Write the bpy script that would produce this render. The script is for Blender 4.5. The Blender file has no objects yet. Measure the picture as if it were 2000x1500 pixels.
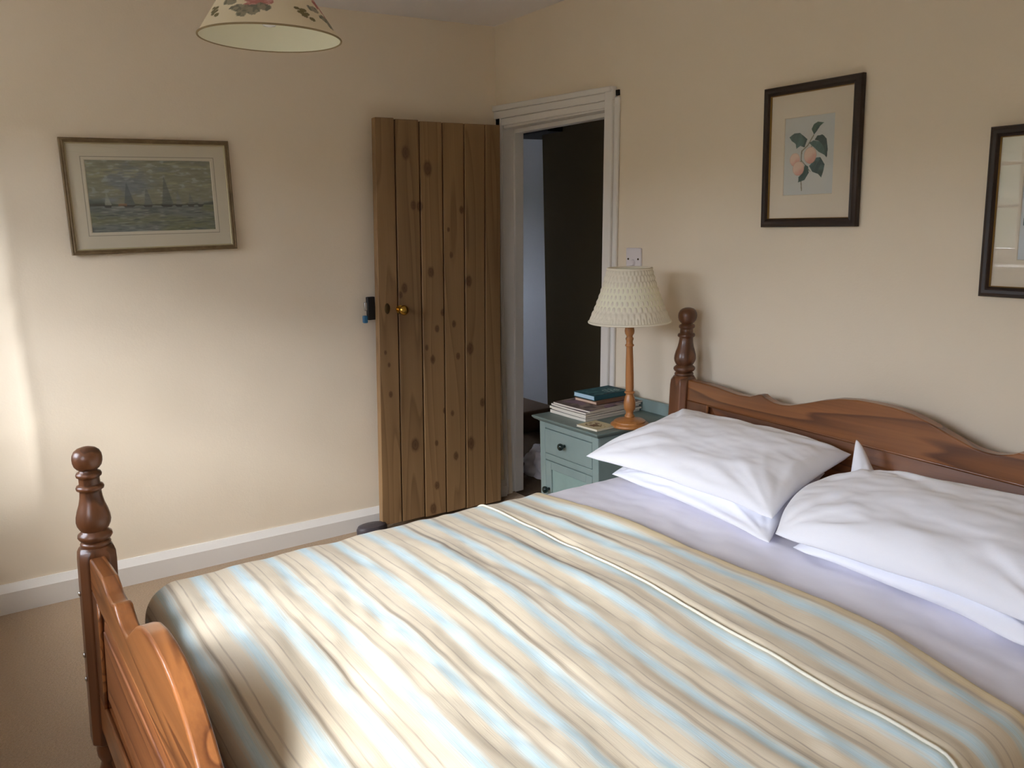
import bpy, math, random
import numpy as np
from mathutils import Vector

S = bpy.context.scene
COL = S.collection
rng = random.Random(7)

# ------------------------------------------------------------------ camera, world, exposure
CAM_POS = np.array([3.669, -2.343, 1.455])
YAW, PITCH, ROLL, FPX = 0.577, 0.1935, -0.0279, 1652.9
fwd = np.array([-math.cos(YAW) * math.cos(PITCH), math.sin(YAW) * math.cos(PITCH), -math.sin(PITCH)])
rgt = np.cross(fwd, [0, 0, 1]); rgt /= np.linalg.norm(rgt)
upv = np.cross(rgt, fwd)
cr, sr = math.cos(ROLL), math.sin(ROLL)
rgt, upv = cr * rgt + sr * upv, -sr * rgt + cr * upv
cam = bpy.data.cameras.new('camera'); camo = bpy.data.objects.new('camera', cam); COL.objects.link(camo)
from mathutils import Matrix
M = Matrix(((rgt[0], upv[0], -fwd[0], CAM_POS[0]), (rgt[1], upv[1], -fwd[1], CAM_POS[1]),
            (rgt[2], upv[2], -fwd[2], CAM_POS[2]), (0, 0, 0, 1)))
camo.matrix_world = M
cam.sensor_fit = 'HORIZONTAL'; cam.sensor_width = 36.0; cam.lens = 36.0 * FPX / 2000.0
cam.clip_start = 0.02; cam.clip_end = 300
S.camera = camo

S.view_settings.view_transform = 'Standard'
S.view_settings.look = 'None'
S.view_settings.gamma = 1.0
S.view_settings.use_curve_mapping = False
S.view_settings.exposure = 1.8
S.cycles.diffuse_bounces = 8
S.cycles.max_bounces = 14
S.cycles.transparent_max_bounces = 16

SKY_STRENGTH = 8.0
W = bpy.data.worlds.new('overcast_sky'); S.world = W; W.use_nodes = True
wn, wl = W.node_tree.nodes, W.node_tree.links
wn.clear()
wo = wn.new('ShaderNodeOutputWorld'); wb = wn.new('ShaderNodeBackground')
tc = wn.new('ShaderNodeTexCoord'); sx = wn.new('ShaderNodeSeparateXYZ')
wl.new(tc.outputs['Generated'], sx.inputs[0])
rp = wn.new('ShaderNodeValToRGB')            # overcast sky: zenith three times the horizon, all round
rp.color_ramp.elements[0].position = 0.0; rp.color_ramp.elements[0].color = (0.56, 0.61, 0.71, 1)
rp.color_ramp.elements[1].position = 1.0; rp.color_ramp.elements[1].color = (0.90, 1.0, 1.18, 1)
wl.new(sx.outputs[2], rp.inputs[0]); wl.new(rp.outputs[0], wb.inputs[0])
wb.inputs[1].default_value = SKY_STRENGTH
wl.new(wb.outputs[0], wo.inputs[0])

WZ0, WZ1, WY = 1.08, 2.06, -3.05
WINS = ((0.42, 1.52), (2.30, 3.40))     # the two windows of the front wall, beside and behind the camera
sun = bpy.data.lights.new('hazy_sun', 'SUN'); sun.energy = 6.0; sun.angle = math.radians(36); sun.color = (0.98, 0.99, 1.0)
suno = bpy.data.objects.new('hazy_sun', sun); COL.objects.link(suno)
sd = Vector((-0.36, 0.72, -0.60)).normalized()
suno.rotation_euler = sd.to_track_quat('-Z', 'Y').to_euler(); suno.location = (1, -8, 6)
for wa, wb_ in WINS:
    pl = bpy.data.lights.new('window_portal', 'AREA'); pl.shape = 'RECTANGLE'; pl.size = wb_ - wa; pl.size_y = WZ1 - WZ0
    pl.cycles.is_portal = True
    plo = bpy.data.objects.new('window_portal', pl); COL.objects.link(plo)
    plo.location = ((wa + wb_) / 2, WY - 0.33, (WZ0 + WZ1) / 2); plo.rotation_euler = (math.radians(90), 0, 0)

# ------------------------------------------------------------------ helpers
def lin(c):
    return tuple((v / 12.92 if v <= 0.04045 else ((v + 0.055) / 1.055) ** 2.4) for v in [x / 255.0 for x in c])
def rgba(c): return lin(c) + (1.0,)

class MB:
    def __init__(s): s.v = []; s.f = []
    def add(s, verts, faces):
        o = len(s.v); s.v += [tuple(map(float, p)) for p in verts]; s.f += [tuple(i + o for i in f) for f in faces]; return s
    def box(s, x0, x1, y0, y1, z0, z1):
        return s.add([(x, y, z) for z in (z0, z1) for y in (y0, y1) for x in (x0, x1)],
                     [(0, 2, 3, 1), (4, 5, 7, 6), (0, 1, 5, 4), (2, 6, 7, 3), (0, 4, 6, 2), (1, 3, 7, 5)])
    def hexa(s, p):       # eight points, ordered like box()
        return s.add(p, [(0, 2, 3, 1), (4, 5, 7, 6), (0, 1, 5, 4), (2, 6, 7, 3), (0, 4, 6, 2), (1, 3, 7, 5)])
    def lathe(s, prof, c=(0, 0, 0), n=32, cap=True):      # prof: (r, z)
        vs = []; fs = []
        for r, z in prof:
            for k in range(n):
                a = 2 * math.pi * k / n
                vs.append((c[0] + r * math.cos(a), c[1] + r * math.sin(a), c[2] + z))
        for i in range(len(prof) - 1):
            for k in range(n):
                k2 = (k + 1) % n
                fs.append((i * n + k, i * n + k2, (i + 1) * n + k2, (i + 1) * n + k))
        if cap:
            fs.append(tuple(range(n - 1, -1, -1))); fs.append(tuple((len(prof) - 1) * n + k for k in range(n)))
        return s.add(vs, fs)
    def tube(s, path, r, n=10, closed=False):
        vs = []; fs = []; P = [Vector(p) for p in path]; m = len(P)
        for i, p in enumerate(P):
            a = P[(i - 1) % m] if (closed or i > 0) else p
            b = P[(i + 1) % m] if (closed or i < m - 1) else p
            t = (b - a).normalized()
            ref = Vector((0, 0, 1)) if abs(t.z) < 0.9 else Vector((1, 0, 0))
            u = t.cross(ref).normalized(); w = t.cross(u)
            for k in range(n):
                q = 2 * math.pi * k / n
                vs.append(p + r * (math.cos(q) * u + math.sin(q) * w))
        for i in range(m if closed else m - 1):
            for k in range(n):
                k2 = (k + 1) % n; j = (i + 1) % m
                fs.append((i * n + k, i * n + k2, j * n + k2, j * n + k))
        if not closed:
            fs.append(tuple(range(n))); fs.append(tuple((m - 1) * n + k for k in range(n - 1, -1, -1)))
        return s.add(vs, fs)
    def strip_prism(s, xs, top, bot, y0, y1):      # solid between a top and a bottom outline over xs; y0,y1 callables of x
        n = len(xs); vs = []; fs = []
        for i, x in enumerate(xs):
            vs += [(x, y0(x), bot[i]), (x, y1(x), bot[i]), (x, y1(x), top[i]), (x, y0(x), top[i])]
        for i in range(n - 1):
            a, b = 4 * i, 4 * i + 4
            fs += [(a, b, b + 3, a + 3), (a + 3, b + 3, b + 2, a + 2), (a + 2, b + 2, b + 1, a + 1), (a + 1, b + 1, b, a)]
        fs += [(0, 3, 2, 1), (4 * n - 4, 4 * n - 3, 4 * n - 2, 4 * n - 1)]
        return s.add(vs, fs)
    def warp(s, fn):
        s.v = [tuple(fn(*p)) for p in s.v]; return s

def wloc(o):
    p = Vector((0, 0, 0))
    while o is not None:
        p += Vector(o.location); o = o.parent
    return p

def build(mb, name, mat, parent=None, smooth=False, bevel=0, seg=2, sub=0, colors=None, uv=None, auto=None):
    off = wloc(parent) if parent else Vector((0, 0, 0))
    me = bpy.data.meshes.new(name)
    me.from_pydata([(p[0] - off.x, p[1] - off.y, p[2] - off.z) for p in mb.v], [], mb.f)
    me.update()
    import bmesh
    bm = bmesh.new(); bm.from_mesh(me); bmesh.ops.recalc_face_normals(bm, faces=bm.faces); bm.to_mesh(me); bm.free()
    if mat: me.materials.append(mat)
    if smooth or bevel:
        me.shade_smooth()
    if auto is not None or bevel:
        me.set_sharp_from_angle(angle=math.radians(auto if auto is not None else 40))
    if colors is not None:
        a = me.attributes.new('Col', 'FLOAT_COLOR', 'POINT'); a.data.foreach_set('color', np.asarray(colors, np.float32).ravel())
    if uv is not None:
        a = me.attributes.new('Flat', 'FLOAT_VECTOR', 'POINT'); a.data.foreach_set('vector', np.asarray(uv, np.float32).ravel())
    o = bpy.data.objects.new(name, me); COL.objects.link(o)
    if parent: o.parent = parent
    if bevel:
        b = o.modifiers.new('bevel', 'BEVEL'); b.width = bevel; b.segments = seg; b.limit_method = 'ANGLE'; b.angle_limit = math.radians(35)
    if sub:
        m = o.modifiers.new('sub', 'SUBSURF'); m.levels = sub; m.render_levels = sub
    return o

def thing(name, label, cat, loc, group=None):
    o = bpy.data.objects.new(name, None); o.empty_display_size = 0.1; COL.objects.link(o); o.location = loc
    o['label'] = label; o['category'] = cat
    if group: o['group'] = group
    return o
def tag(o, label, cat, group=None):
    o['label'] = label; o['category'] = cat
    if group: o['group'] = group
    return o
def struct(o, label=None, cat=None):
    o['kind'] = 'structure'
    if label: o['label'] = label
    if cat: o['category'] = cat
    return o

# value noise (numpy)
def vnoise(x, y, seed=0):
    x = np.asarray(x, float); y = np.asarray(y, float)
    xi = np.floor(x).astype(np.int64); yi = np.floor(y).astype(np.int64); xf = x - xi; yf = y - yi
    def h(a, b):
        n = (a * 374761393 + b * 668265263 + seed * 974711) & 0xffffffff
        n = ((n ^ (n >> 13)) * 1274126177) & 0xffffffff
        return ((n ^ (n >> 16)) & 0xffff) / 65535.0
    u = xf * xf * (3 - 2 * xf); v = yf * yf * (3 - 2 * yf)
    return ((h(xi, yi) * (1 - u) + h(xi + 1, yi) * u) * (1 - v) + (h(xi, yi + 1) * (1 - u) + h(xi + 1, yi + 1) * u) * v) * 2 - 1
def fbm(x, y, seed=0, o=3):
    r = 0; a = 1.0
    for i in range(o):
        r = r + a * vnoise(np.asarray(x) * 2 ** i, np.asarray(y) * 2 ** i, seed + i * 17); a *= 0.5
    return r
def sstep(a, b, x):
    t = np.clip((np.asarray(x, float) - a) / (b - a), 0, 1); return t * t * (3 - 2 * t)

def grid_mb(X, Y, Z):
    n, m = X.shape
    mb = MB(); mb.v = list(map(tuple, np.stack([X, Y, Z], -1).reshape(-1, 3).tolist()))
    mb.f = [(i * m + j, i * m + j + 1, (i + 1) * m + j + 1, (i + 1) * m + j) for i in range(n - 1) for j in range(m - 1)]
    return mb

# ------------------------------------------------------------------ materials
def mat(name, color, rough=0.6, spec=0.4, metal=0.0, sheen=0.0, bump=None, var=None, coat=0.0):
    m = bpy.data.materials.new(name); m.use_nodes = True
    N, L = m.node_tree.nodes, m.node_tree.links
    p = N['Principled BSDF']
    p.inputs['Base Color'].default_value = rgba(color); p.inputs['Roughness'].default_value = rough
    p.inputs['Specular IOR Level'].default_value = spec; p.inputs['Metallic'].default_value = metal
    p.inputs['Sheen Weight'].default_value = sheen; p.inputs['Coat Weight'].default_value = coat
    t = N.new('ShaderNodeTexCoord')
    if var:      # (scale, second colour, amount)
        n = N.new('ShaderNodeTexNoise'); n.inputs['Scale'].default_value = var[0]; n.inputs['Detail'].default_value = 4
        L.new(t.outputs['Object'], n.inputs['Vector'])
        r = N.new('ShaderNodeValToRGB'); r.color_ramp.elements[0].position = 0.5 - var[2]; r.color_ramp.elements[1].position = 0.5 + var[2]
        r.color_ramp.elements[0].color = rgba(color); r.color_ramp.elements[1].color = rgba(var[1])
        L.new(n.outputs[0], r.inputs[0]); L.new(r.outputs[0], p.inputs['Base Color'])
    if bump:     # list of (scale, strength)
        prev = None
        for sc, st in bump:
            n = N.new('ShaderNodeTexNoise'); n.inputs['Scale'].default_value = sc; n.inputs['Detail'].default_value = 3
            L.new(t.outputs['Object'], n.inputs['Vector'])
            b = N.new('ShaderNodeBump'); b.inputs['Strength'].default_value = st; b.inputs['Distance'].default_value = 0.01
            L.new(n.outputs[0], b.inputs['Height'])
            if prev: L.new(prev.outputs[0], b.inputs['Normal'])
            prev = b
        L.new(prev.outputs[0], p.inputs['Normal'])
    return m

def wood(name, light, dark, axis, freq=9.0, across=5.0, along=0.6, rough=0.3, coat=0.3, contrast=1.0, knots=None, dirt=None):
    m = bpy.data.materials.new(name); m.use_nodes = True
    N, L = m.node_tree.nodes, m.node_tree.links; p = N['Principled BSDF']
    t = N.new('ShaderNodeTexCoord'); oi = N.new('ShaderNodeObjectInfo')
    ad = N.new('ShaderNodeVectorMath'); ad.operation = 'MULTIPLY_ADD'
    cb = N.new('ShaderNodeCombineXYZ')
    for i in range(3): L.new(oi.outputs['Random'], cb.inputs[i])
    ad.inputs[1].default_value = (7.3, 11.1, 5.7)
    L.new(cb.outputs[0], ad.inputs[0]); L.new(t.outputs['Object'], ad.inputs[2])
    mp = N.new('ShaderNodeMapping'); sc = [across] * 3; sc[axis] = along; mp.inputs['Scale'].default_value = sc
    L.new(ad.outputs[0], mp.inputs[0])
    n1 = N.new('ShaderNodeTexNoise'); n1.inputs['Scale'].default_value = 1.0; n1.inputs['Detail'].default_value = 1.5
    L.new(mp.outputs[0], n1.inputs['Vector'])
    mu = N.new('ShaderNodeMath'); mu.operation = 'MULTIPLY'; mu.inputs[1].default_value = freq; L.new(n1.outputs[0], mu.inputs[0])
    fr = N.new('ShaderNodeMath'); fr.operation = 'FRACT'; L.new(mu.outputs[0], fr.inputs[0])
    r1 = N.new('ShaderNodeValToRGB'); e = r1.color_ramp.elements
    e[0].position = 0.0; e[0].color = (0, 0, 0, 1); e[1].position = 1.0; e[1].color = (0, 0, 0, 1)
    x = e.new(0.72); x.color = (0.55, 0.55, 0.55, 1); x = e.new(0.9); x.color = (1, 1, 1, 1)
    L.new(fr.outputs[0], r1.inputs[0])
    mp2 = N.new('ShaderNodeMapping'); sc2 = [130.0] * 3; sc2[axis] = 3.0; mp2.inputs['Scale'].default_value = sc2
    L.new(ad.outputs[0], mp2.inputs[0])
    n2 = N.new('ShaderNodeTexNoise'); n2.inputs['Scale'].default_value = 1.0; n2.inputs['Detail'].default_value = 3
    L.new(mp2.outputs[0], n2.inputs['Vector'])
    s1 = N.new('ShaderNodeMath'); s1.operation = 'MULTIPLY_ADD'; s1.inputs[1].default_value = 0.75 * contrast
    L.new(r1.outputs[0], s1.inputs[0])
    s2 = N.new('ShaderNodeMath'); s2.operation = 'MULTIPLY_ADD'; s2.inputs[1].default_value = 0.5 * contrast; s2.inputs[2].default_value = -0.12
    L.new(n2.outputs[0], s2.inputs[0]); L.new(s2.outputs[0], s1.inputs[2])
    mx = N.new('ShaderNodeMix'); mx.data_type = 'RGBA'; mx.clamp_factor = True
    mx.inputs['A'].default_value = rgba(light); mx.inputs['B'].default_value = rgba(dark)
    L.new(s1.outputs[0], mx.inputs['Factor'])
    col = mx.outputs['Result']
    if knots:       # (x, y, z, radius): knots of the boards, in the mesh's own coordinates
        last = None
        for (ky, kz, kr) in knots:
            d = N.new('ShaderNodeVectorMath'); d.operation = 'MULTIPLY_ADD'; d.inputs[1].default_value = (0, 1 / kr, 0.62 / kr)
            d.inputs[2].default_value = (0, -ky / kr, -kz * 0.62 / kr)
            L.new(t.outputs['Object'], d.inputs[0])
            ln = N.new('ShaderNodeVectorMath'); ln.operation = 'LENGTH'; L.new(d.outputs[0], ln.inputs[0])
            if last is None: last = ln.outputs['Value']
            else:
                mn = N.new('ShaderNodeMath'); mn.operation = 'MINIMUM'; L.new(last, mn.inputs[0]); L.new(ln.outputs['Value'], mn.inputs[1]); last = mn.outputs[0]
        kn = N.new('ShaderNodeMath'); kn.operation = 'MULTIPLY_ADD'; kn.inputs[1].default_value = 0.9; L.new(n2.outputs[0], kn.inputs[0]); kn.inputs[2].default_value = -0.45
        sm = N.new('ShaderNodeMath'); sm.operation = 'ADD'; L.new(kn.outputs[0], sm.inputs[0]); L.new(last, sm.inputs[1])
        kr_ = N.new('ShaderNodeValToRGB'); e = kr_.color_ramp.elements
        e[0].position = 0.0; e[0].color = (0.9, 0.9, 0.9, 1); e[1].position = 0.75; e[1].color = (0, 0, 0, 1)
        y = e.new(0.3); y.color = (0.62, 0.62, 0.62, 1); y = e.new(0.42); y.color = (0.8, 0.8, 0.8, 1); y = e.new(0.55); y.color = (0.35, 0.35, 0.35, 1)
        dv = N.new('ShaderNodeMath'); dv.operation = 'DIVIDE'; dv.inputs[1].default_value = 2.0; L.new(sm.outputs[0], dv.inputs[0])
        L.new(dv.outputs[0], kr_.inputs[0])
        m2 = N.new('ShaderNodeMix'); m2.data_type = 'RGBA'; m2.clamp_factor = True
        m2.inputs['B'].default_value = rgba((78, 48, 26)); L.new(col, m2.inputs['A']); L.new(kr_.outputs[0], m2.inputs['Factor'])
        col = m2.outputs['Result']
    if dirt:        # hand-grease worn into the boards round the knob: (y, z, radius, colour)
        d = N.new('ShaderNodeVectorMath'); d.operation = 'MULTIPLY_ADD'; q = dirt
        d.inputs[1].default_value = (0, 1 / q[2], 0.6 / q[2]); d.inputs[2].default_value = (0, -q[0] / q[2], -q[1] * 0.6 / q[2])
        L.new(t.outputs['Object'], d.inputs[0])
        ln = N.new('ShaderNodeVectorMath'); ln.operation = 'LENGTH'; L.new(d.outputs[0], ln.inputs[0])
        rr = N.new('ShaderNodeMapRange'); rr.inputs[1].default_value = 0.0; rr.inputs[2].default_value = 1.0; rr.inputs[3].default_value = 0.55; rr.inputs[4].default_value = 0.0
        L.new(ln.outputs['Value'], rr.inputs[0])
        m3 = N.new('ShaderNodeMix'); m3.data_type = 'RGBA'; m3.inputs['B'].default_value = rgba(q[3])
        L.new(rr.outputs[0], m3.inputs['Factor']); L.new(col, m3.inputs['A']); col = m3.outputs['Result']
    hv = N.new('ShaderNodeHueSaturation'); mr = N.new('ShaderNodeMapRange'); mr.inputs[3].default_value = 0.9; mr.inputs[4].default_value = 1.1
    L.new(oi.outputs['Random'], mr.inputs[0]); L.new(mr.outputs[0], hv.inputs['Value']); L.new(col, hv.inputs['Color'])
    L.new(hv.outputs[0], p.inputs['Base Color'])
    p.inputs['Roughness'].default_value = rough; p.inputs['Coat Weight'].default_value = coat; p.inputs['Coat Roughness'].default_value = 0.18
    b = N.new('ShaderNodeBump'); b.inputs['Strength'].default_value = 0.08; b.inputs['Distance'].default_value = 0.004
    L.new(n2.outputs[0], b.inputs['Height']); L.new(b.outputs[0], p.inputs['Normal'])
    return m

def printed(name, rough=0.7, spec=0.3):          # colour comes from the mesh's own printed colours
    m = bpy.data.materials.new(name); m.use_nodes = True
    N, L = m.node_tree.nodes, m.node_tree.links; p = N['Principled BSDF']
    a = N.new('ShaderNodeAttribute'); a.attribute_name = 'Col'
    L.new(a.outputs['Color'], p.inputs['Base Color']); p.inputs['Roughness'].default_value = rough; p.inputs['Specular IOR Level'].default_value = spec
    return m

def glass_mat(name, tint=(1, 1, 1, 1)):
    m = bpy.data.materials.new(name); m.use_nodes = True
    N, L = m.node_tree.nodes, m.node_tree.links; N.clear()
    o = N.new('ShaderNodeOutputMaterial'); mx = N.new('ShaderNodeMixShader'); tr = N.new('ShaderNodeBsdfTransparent'); gl = N.new('ShaderNodeBsdfGlossy')
    fr = N.new('ShaderNodeFresnel'); ge = N.new('ShaderNodeNewGeometry'); io = N.new('ShaderNodeMapRange')      # same reflectance at both faces of a thin pane
    io.inputs[3].default_value = 1.45; io.inputs[4].default_value = 1 / 1.45
    L.new(ge.outputs['Backfacing'], io.inputs[0]); L.new(io.outputs[0], fr.inputs[0])
    tr.inputs[0].default_value = tint; gl.inputs['Roughness'].default_value = 0.0
    L.new(fr.outputs[0], mx.inputs[0]); L.new(tr.outputs[0], mx.inputs[1]); L.new(gl.outputs[0], mx.inputs[2]); L.new(mx.outputs[0], o.inputs[0])
    return m

M_wall = mat('cream_wall_paint', (232, 219, 198), 0.85, 0.2, bump=[(2.2, 0.25), (9, 0.12), (140, 0.05)], var=(1.3, (229, 215, 192), 0.25))
M_ceil = mat('ceiling_paint', (232, 228, 226), 0.9, 0.2, bump=[(3, 0.3), (60, 0.1)])
M_white = mat('white_gloss_paint', (226, 222, 216), 0.4, 0.5, bump=[(18, 0.08), (90, 0.04)])
M_carpet = mat('beige_carpet', (198, 168, 132), 0.95, 0.1, sheen=0.3, bump=[(420, 0.9), (90, 0.5)], var=(160, (178, 148, 114), 0.2))
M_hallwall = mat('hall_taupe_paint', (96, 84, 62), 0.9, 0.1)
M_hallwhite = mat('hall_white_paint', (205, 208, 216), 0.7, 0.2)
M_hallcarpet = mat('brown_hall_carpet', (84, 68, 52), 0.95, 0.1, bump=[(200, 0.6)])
M_beam_gap = mat('dark_beam_and_gap_shade', (24, 20, 16), 0.7, 0.2)
PINE_L, PINE_D = (158, 100, 54), (98, 54, 26)
M_pine_x = wood('varnished_pine_lengthwise', PINE_L, PINE_D, 0, freq=11, across=7, along=0.5, rough=0.32, coat=0.5, contrast=1.15)
M_pine_panel = wood('pine_panel', (146, 90, 48), (98, 54, 26), 0, freq=11, across=7, along=0.5, rough=0.5, coat=0.08, contrast=1.1)
M_pine_z = wood('varnished_pine_upright', (122, 76, 46), (74, 43, 24), 2, freq=7, across=9, along=0.7, rough=0.38, coat=0.35)
M_lampwood = wood('honey_lamp_wood', (188, 126, 68), (156, 94, 44), 2, freq=6, across=12, along=1.0, rough=0.35, coat=0.4, contrast=0.7)
M_brass = mat('aged_brass', (190, 150, 70), 0.25, 0.5, metal=1.0)
M_darkbrass = mat('tarnished_brass', (84, 66, 38), 0.45, 0.5, metal=0.8)
M_iron = mat('black_iron', (28, 27, 27), 0.4, 0.5, metal=0.4)
M_steel = mat('bright_steel', (190, 190, 190), 0.25, 0.5, metal=1.0)
M_sheet = mat('white_cotton', (247, 248, 254), 0.8, 0.2, sheen=0.15, bump=[(14, 0.10), (500, 0.05)])
M_fitted = mat('lilac_white_cotton', (230, 228, 237), 0.8, 0.2, sheen=0.15, bump=[(10, 0.15), (500, 0.05)])
M_teal = mat('sage_teal_paint', (126, 144, 140), 0.5, 0.35, bump=[(30, 0.1)], var=(5, (138, 155, 150), 0.2))
M_teal_d = mat('sage_teal_top_paint', (104, 118, 114), 0.45, 0.4, bump=[(30, 0.1)], var=(7, (116, 132, 126), 0.2))
M_knob = mat('dark_green_glaze', (22, 40, 36), 0.12, 0.6)
M_shade = mat('cream_shade_fabric', (226, 218, 198), 0.85, 0.2, sheen=0.2, bump=[(300, 0.15)])
M_trim = mat('cream_shade_tape', (232, 224, 204), 0.8, 0.2)
M_lining = mat('cream_card_lining', (236, 232, 206), 0.75, 0.2)
M_plastic = mat('white_plastic', (226, 220, 222), 0.35, 0.5)
M_print = printed('printed_paper')
M_fabricprint = printed('printed_shade_cotton', 0.85, 0.2)
M_mount = mat('cream_mount_board', (220, 209, 190), 0.85, 0.2)
M_mount_g = mat('ivory_mount_board', (206, 198, 178), 0.85, 0.2)
M_line = mat('grey_wash_line', (150, 146, 128), 0.8, 0.2)
M_frame_dark = mat('dark_brown_frame', (50, 35, 25), 0.4, 0.4, var=(14, (38, 26, 19), 0.2))
M_frame_gold = mat('antique_gold_slip', (150, 118, 62), 0.4, 0.5, metal=0.6)
M_frame_olive = mat('bronze_frame', (128, 108, 78), 0.5, 0.4, metal=0.2, var=(25, (104, 86, 60), 0.2))
M_frame_pale = mat('pale_gilt_slip', (182, 170, 136), 0.5, 0.4, metal=0.2)
M_glass = glass_mat('picture_glass')
M_pane = glass_mat('window_glass')
M_lawn = mat('wet_gravel_yard', (88, 84, 78), 0.95, 0.1, var=(0.6, (76, 76, 66), 0.2))
M_sky_blocker = mat('sky_blocker_green', (74, 80, 62), 0.95, 0.1, var=(1.5, (92, 96, 84), 0.2))  # dull green of the added sky blocker
M_paper = mat('page_edges', (222, 214, 200), 0.85, 0.2)
M_pinkpaper = mat('pinkish_page_edges', (216, 188, 164), 0.85, 0.2)
M_bluepaper = mat('pale_blue_page_edges', (178, 206, 220), 0.8, 0.2)

# ------------------------------------------------------------------ room shell
X1, YF, H = 4.45, WY, 2.366
HB = 0.103
# left wall: uneven old plaster, with a ridge where it turns towards the window
ys = np.linspace(YF - 0.05, 0.03, 155); zs = np.linspace(-0.03, H + 0.03, 120)
Yg, Zg = np.meshgrid(ys, zs, indexing='ij')
rid = -2.168 + 0.012 * fbm(Zg * 6, Zg * 0 + 3, 5, 3)
dn = np.clip(rid - Yg, 0, 0.3)
Xg = -0.42 * dn * sstep(0.30, 0.62, Zg) + 0.004 * sstep(0.03, 0.0, rid - Yg) * sstep(-0.05, 0.0, rid - Yg) * sstep(0.4, 0.55, Zg)
Xg = Xg + 0.006 * fbm(Yg * 1.3, Zg * 1.3, 11, 3) * sstep(0.0, 0.25, Zg) * sstep(0, 0.25, -Yg)
wl_ = grid_mb(Xg, Yg, Zg); struct(build(wl_, 'wall_left', M_wall, smooth=True))
# back wall with the doorway
b = MB().box(0.845, X1 + 0.1, 0, 0.10, -0.03, H + 0.03).box(-0.35, 0.845, 0, 0.10, 1.93, H + 0.03).box(-0.35, -0.055, 0, 0.10, -0.03, 1.93)
struct(build(b, 'wall_back', M_wall))
b = MB().box(X1, X1 + 0.1, YF - 0.45, 0.1, -0.03, H + 0.03); struct(build(b, 'wall_right', M_wall))
# front wall with a deep window opening
b = MB()
TW = 0.35
b.box(-0.35, WINS[0][0], YF - TW, YF, -0.03, H + 0.03).box(WINS[0][1], WINS[1][0], YF - TW, YF, -0.03, H + 0.03).box(WINS[1][1], X1, YF - TW, YF, -0.03, H + 0.03)
for wa, wb_ in WINS: b.box(wa, wb_, YF - TW, YF, -0.03, WZ0).box(wa, wb_, YF - TW, YF, WZ1, H + 0.03)
struct(build(b, 'wall_front', M_wall))
b = MB().box(-0.35, X1 + 0.1, YF - TW, 0.0, H, H + 0.08); struct(build(b, 'ceiling', M_ceil))
b = MB().box(-0.35, X1 + 0.1, YF - TW, 0.05, -0.08, 0.0); struct(build(b, 'floor', M_carpet))
# skirting boards (the left one rises a little to the left, as the old floor does)
def bbz(y): return 0.006 * (-(y) - 1.35)
b = MB()
n = 24; yy = np.linspace(YF, -0.02, n)
vs = []; fs = []
prof = [(-0.03, -0.02), (0.024, -0.02), (0.024, HB - 0.030), (0.021, HB - 0.026), (0.006, HB), (-0.03, HB)]
for y in yy:
    for px_, pz in prof: vs.append((px_ + 0.002 * math.sin(y * 3), y, pz + bbz(y) * 2.0))
k = len(prof)
for i in range(n - 1):
    for j in range(k): fs.append((i * k + j, i * k + (j + 1) % k, (i + 1) * k + (j + 1) % k, (i + 1) * k + j))
b.add(vs, fs); struct(build(b, 'baseboard_left', M_white, smooth=True, auto=30))
b = MB().box(0.905, X1, -0.02, 0.02, -0.02, HB); struct(build(b, 'baseboard_back', M_white, bevel=0.004))

# window in the front wall
for wi, (WX0, WX1) in enumerate(WINS):
    win = bpy.data.objects.new('window_%d' % (wi + 1), None); COL.objects.link(win); win.location = ((WX0 + WX1) / 2, YF - 0.3, WZ0)
    struct(win)
    yo0, yo1 = YF - 0.31, YF - 0.25
    b = MB().box(WX0, WX0 + 0.05, yo0, yo1, WZ0, WZ1).box(WX1 - 0.05, WX1, yo0, yo1, WZ0, WZ1).box(WX0, WX1, yo0, yo1, WZ1 - 0.05, WZ1).box(WX0, WX1, yo0, yo1, WZ0, WZ0 + 0.05)
    xm = (WX0 + WX1) / 2
    b.box(xm - 0.03, xm + 0.03, yo0, yo1, WZ0, WZ1)
    build(b, 'window_frame', M_white, win, bevel=0.004)
    for (a0, a1) in ((WX0 + 0.05, xm - 0.03), (xm + 0.03, WX1 - 0.05)):
        b = MB(); y0, y1 = yo0 + 0.01, yo1 + 0.015; z0, z1 = WZ0 + 0.05, WZ1 - 0.05
        b.box(a0, a0 + 0.04, y0, y1, z0, z1).box(a1 - 0.04, a1, y0, y1, z0, z1).box(a0, a1, y0, y1, z0, z0 + 0.05).box(a0, a1, y0, y1, z1 - 0.04, z1)
        sash = build(b, 'casement_sash', M_white, win, bevel=0.003)
        b = MB()
        for q in (1, 2):
            zq = z0 + 0.05 + (z1 - z0 - 0.09) * q / 3
            b.box(a0 + 0.04, a1 - 0.04, y0 + 0.012, y1 - 0.012, zq - 0.011, zq + 0.011)
        b.box((a0 + a1) / 2 - 0.011, (a0 + a1) / 2 + 0.011, y0 + 0.012, y1 - 0.012, z0 + 0.05, z1 - 0.04)
        build(b, 'glazing_bars', M_white, win, bevel=0.002)
        b = MB().box(a0 + 0.035, a1 - 0.035, y0 + 0.024, y0 + 0.028, z0 + 0.045, z1 - 0.035); build(b, 'pane', M_pane, win)
    b = MB().box(WX0 - 0.04, WX1 + 0.04, YF - 0.26, YF + 0.045, WZ0 - 0.03, WZ0 + 0.005); build(b, 'window_sill', M_white, win, bevel=0.006)
b = MB().box(-60, 60, -90, YF - TW - 0.5, -2.75, -2.7); struct(build(b, 'ground', M_lawn))
b = MB().box(-60, 60, -19, -18, -2.7, 3.4); struct(build(b, 'low_sky_blocker', M_sky_blocker))  # unseen barrier, added to cut off the low sky outside the windows

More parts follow.
